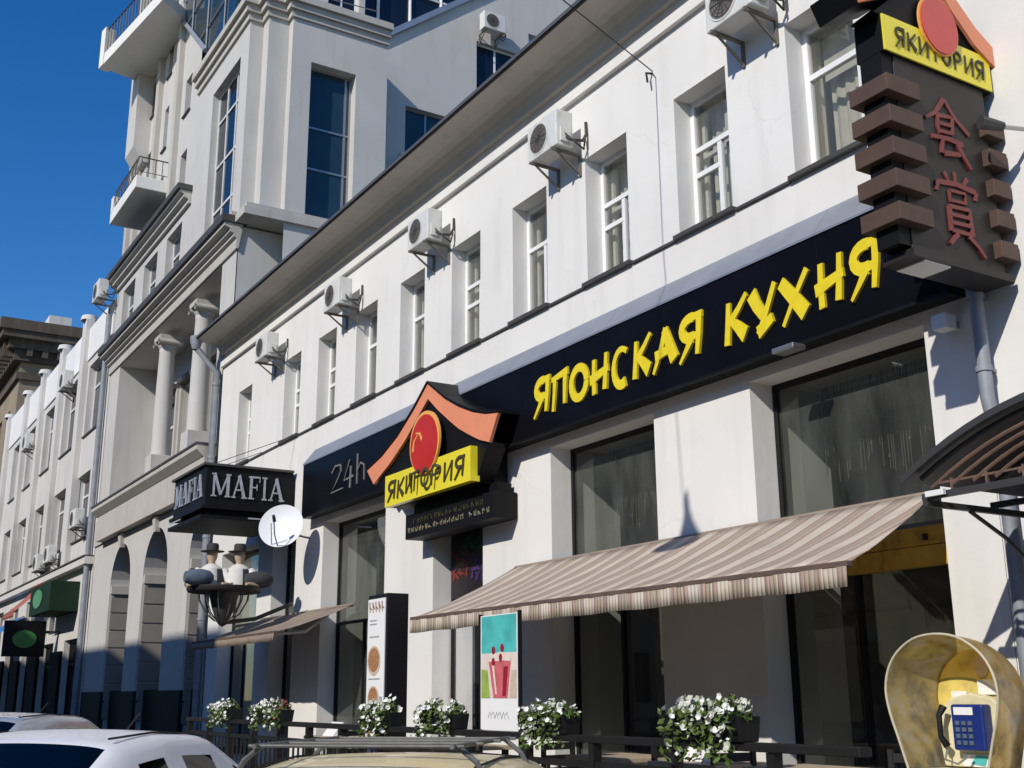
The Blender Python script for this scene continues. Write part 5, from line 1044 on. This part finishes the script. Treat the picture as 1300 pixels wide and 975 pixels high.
# ------------------------------------------------------------------ cars
def make_car(label, paint, group='cars parked along the kerb'):
    o = thing('parked_car', label, 'car', (0, 0, 0), group)
    st = [(-2.22, .50, .60, .30, .62), (-2.08, .72, .74, .25, .70), (-1.6, .80, .82, .22, .82), (-.98, .84, .90, .22, .92), (-.90, .84, .92, .22, .93), (-.10, .85, 1.315, .22, .94), (.0, .85, 1.375, .22, .94), (.09, .85, 1.395, .22, .94), (.42, .85, 1.425, .22, .95), (.50, .85, 1.425, .22, .95), (.95, .85, 1.405, .22, .96), (1.03, .85, 1.385, .22, .96), (1.62, .84, 1.02, .22, .97), (1.72, .83, .99, .24, .95), (2.12, .78, .95, .28, .90), (2.24, .60, .80, .34, .72)]
    def prof(x, w_, ht, zb, zbelt):
        cab = max(0, min(1, (ht - zbelt) / .42)); rw = w_ * (.90 - .22 * cab)
        return [(w_ * .90, zb), (w_ * .99, zb + .16), (w_, zb + (zbelt - zb) * .62), (w_ * .94, zbelt), (rw + (w_ * .94 - rw) * .0, max(zbelt + .005, ht - .075)), (rw * .90, max(zbelt + .01, ht - .018)), (rw * .5, ht), (0, ht + .008)]
    cage = []; n = 8
    for s_ in st:
        h = prof(*s_); cage.append([Vector((s_[0], y, z)) for y, z in h] + [Vector((s_[0], -y, z)) for y, z in reversed(h[:-1])])
    NN = len(cage[0]); me = bpy.data.meshes.new('cage'); vs = [tuple(v) for r_ in cage for v in r_]; fs_ = []; mi = []
    for i in range(len(st) - 1):
        for j in range(NN - 1):
            fs_.append((i * NN + j, i * NN + j + 1, (i + 1) * NN + j + 1, (i + 1) * NN + j)); jj = j if j < 7 else 13 - j; k = 0
            if i in (4, 5) and jj in (5, 6): k = 1
            elif i == 11 and jj in (5, 6): k = 2
            elif jj == 3 and i in (7, 9): k = 3
            elif jj == 3 and i in (4, 5, 11): k = 3
            mi.append(k)
        fs_.append((i * NN, (i + 1) * NN, (i + 1) * NN + NN - 1, i * NN + NN - 1)); mi.append(4)
    fs_.append(tuple(range(NN))); mi.append(0); fs_.append(tuple(reversed(range((len(st) - 1) * NN, len(st) * NN)))); mi.append(0)
    me.from_pydata(vs, [], fs_)
    for p, k in zip(me.polygons, mi): p.material_index = k
    for nm in (paint, 'car_glass', 'car_glass', 'car_glass', 'rubber'): me.materials.append(MATS[nm])
    tmp = bpy.data.objects.new('tmp', me); COL.objects.link(tmp); sb = tmp.modifiers.new('s', 'SUBSURF'); sb.levels = 2; sb.render_levels = 2
    dg = bpy.context.evaluated_depsgraph_get(); ev = tmp.evaluated_get(dg).to_mesh()
    V = [v.co.copy() for v in ev.vertices]; groups = {0: [], 1: [], 2: [], 3: [], 4: []}
    for p in ev.polygons: groups[p.material_index].append(list(p.vertices))
    bpy.data.objects.remove(tmp)
    def sub(name, faces, mt, push=0.0):
        if not faces: return
        ids = sorted({i for f_ in faces for i in f_}); mp = {a: b for b, a in enumerate(ids)}; mb = MB(); mb.v = [tuple(V[i]) for i in ids]; mb.f = [tuple(mp[i] for i in f_) for f_ in faces]
        q = mb.build(name, mt, o, True); return q
    sub('body', groups[0], paint); sub('underside', groups[4], 'rubber'); sub('windscreen', groups[1], 'car_glass'); sub('rear_window', groups[2], 'car_glass')
    for s in (-1, 1):
        for lo, hi in ((-1.2, .05), (.05, .46), (.46, .99), (.99, 2)):
            sub('side_window', [f_ for f_ in groups[3] if s * sum(V[i].y for i in f_) > 0 and lo < sum(V[i].x for i in f_) / len(f_) <= hi], 'car_glass')
    MB().box(-.85, 1.35, -.66, .66, .30, .42).build('interior_floor', 'rubber', o)
    for x, y in ((-.25, -.36), (-.25, .36), (.75, -.36), (.75, .36)):
        m = MB(); m.prism([(x - .2, y - .23, .42), (x + .25, y - .23, .42), (x + .34, y - .23, .55), (x + .42, y - .23, 1.0), (x + .32, y - .23, 1.0), (x + .2, y - .23, .58), (x - .2, y - .23, .55)], (0, .46, 0)); m.build('seat', 'steel_dark', o, bevel=.03); MB().box(x + .35, x + .43, y - .12, y + .12, 1.02, 1.2).build('headrest', 'steel_dark', o, bevel=.03)
    for x in (-1.42, 1.36):
        for s in (-1, 1):
            m = MB(); m.lathe([(.19, -.10), (.30, -.10), (.33, -.06), (.33, .06), (.30, .10), (.19, .10)], (x, s * .74, .33), 'y', 24); wh = m.build('wheel', 'rubber', o, True)
            m = MB(); m.lathe([(.0, s * .095), (.06, s * .10), (.19, s * .085), (.195, s * .10)], (x, s * .74, .33), 'y', 20); m.build('rim', 'steel', wh, True)
    for s in (-1, 1):
        m = MB(); m.lathe([(.0, -.06), (.05, -.05), (.075, .0), (.05, .05), (.0, .06)], (-.72, s * .93, .98), 'x', 12); m.build('wing_mirror', paint, o, True)
        m = MB(); m.lathe([(.0, -.02), (.11, .0), (.12, .05)], (-2.06, s * .52, .62), 'x', 14); m.build('headlight', 'lamp_glass', o, True)
        MB().box(2.08, 2.19, s * .58 - .12, s * .58 + .12, .72, .84).build('tail_light', 'lamp_red', o, bevel=.02)
        for x in (.18, 1.0): MB().box(x, x + .16, s * .862 - .012, s * .862 + .012, .80, .83).build('door_handle', paint, o)
    for s in (-1, 1): MB().tube([(.06, s * .47, 1.393), (.46, s * .475, 1.412), (.95, s * .46, 1.392)], .006, 5).build('roof_seam', 'rubber', o)
    MB().tube([(.98, 0, 1.40), (1.12, 0, 1.50)], .006, 6).build('antenna', 'rubber', o)
    for y in (-.45, .15): MB().tube([(-.93, y, .955), (-.70, y + .25, 1.05), (-.60, y + .42, 1.09)], .008, 5).build('wiper', 'rubber', o)
    MB().box(-.30, -.26, -.12, .12, 1.20, 1.27).build('rear_view_mirror', 'rubber', o, bevel=.01)
    return o
c1 = make_car('white saloon car parked at an angle in the bottom left corner', 'car_white'); c1.location = (-6.55, 1.05, 0); c1.rotation_euler = (0, 0, R(135)); 
c2 = make_car('silver-grey car behind the white saloon at the left edge', 'car_silver'); c2.location = (-11.2, 1.35, 0); c2.rotation_euler = (0, 0, R(135)); c2.scale = (1, 1, 1.03)
c3 = make_car('beige taxi car with a roof rack at the bottom centre', 'car_beige'); c3.location = (-4.50, 2.02, 0); c3.rotation_euler = (0, 0, R(135)); c3.scale = (1, 1, .945)
for s in (-1, 1): MB().tube([(-.15, s * .50, 1.41), (-.05, s * .50, 1.46), (.9, s * .50, 1.455), (1.0, s * .50, 1.40)], .02, 8).build('roof_rail', 'rubber', c2)
rk = thing('roof_rack', 'grey metal roof rack mounted on the beige car', 'roof rack', (0, 0, 0))
for s in (-1, 1):
    MB().tube([(-.1, s * .42, 1.475), (.85, s * .42, 1.475)], .010, 8).build('side_rail', 'rack_grey', rk)
    for x in (-.02, .75): MB().tube([(x, s * .54, 1.33), (x, s * .50, 1.41), (x, s * .42, 1.475)], .012, 6).build('foot', 'rack_grey', rk)
for k in range(4): MB().tube([(-.06 + k * .29, -.46, 1.474), (-.06 + k * .29, .46, 1.474)], .008, 6).build('cross_bar', 'rack_grey', rk)
rk.location = c3.location; rk.rotation_euler = c3.rotation_euler; rk.scale = (1, 1, .95)

for o in bpy.data.objects:
    if '_w' in o: del o['_w']
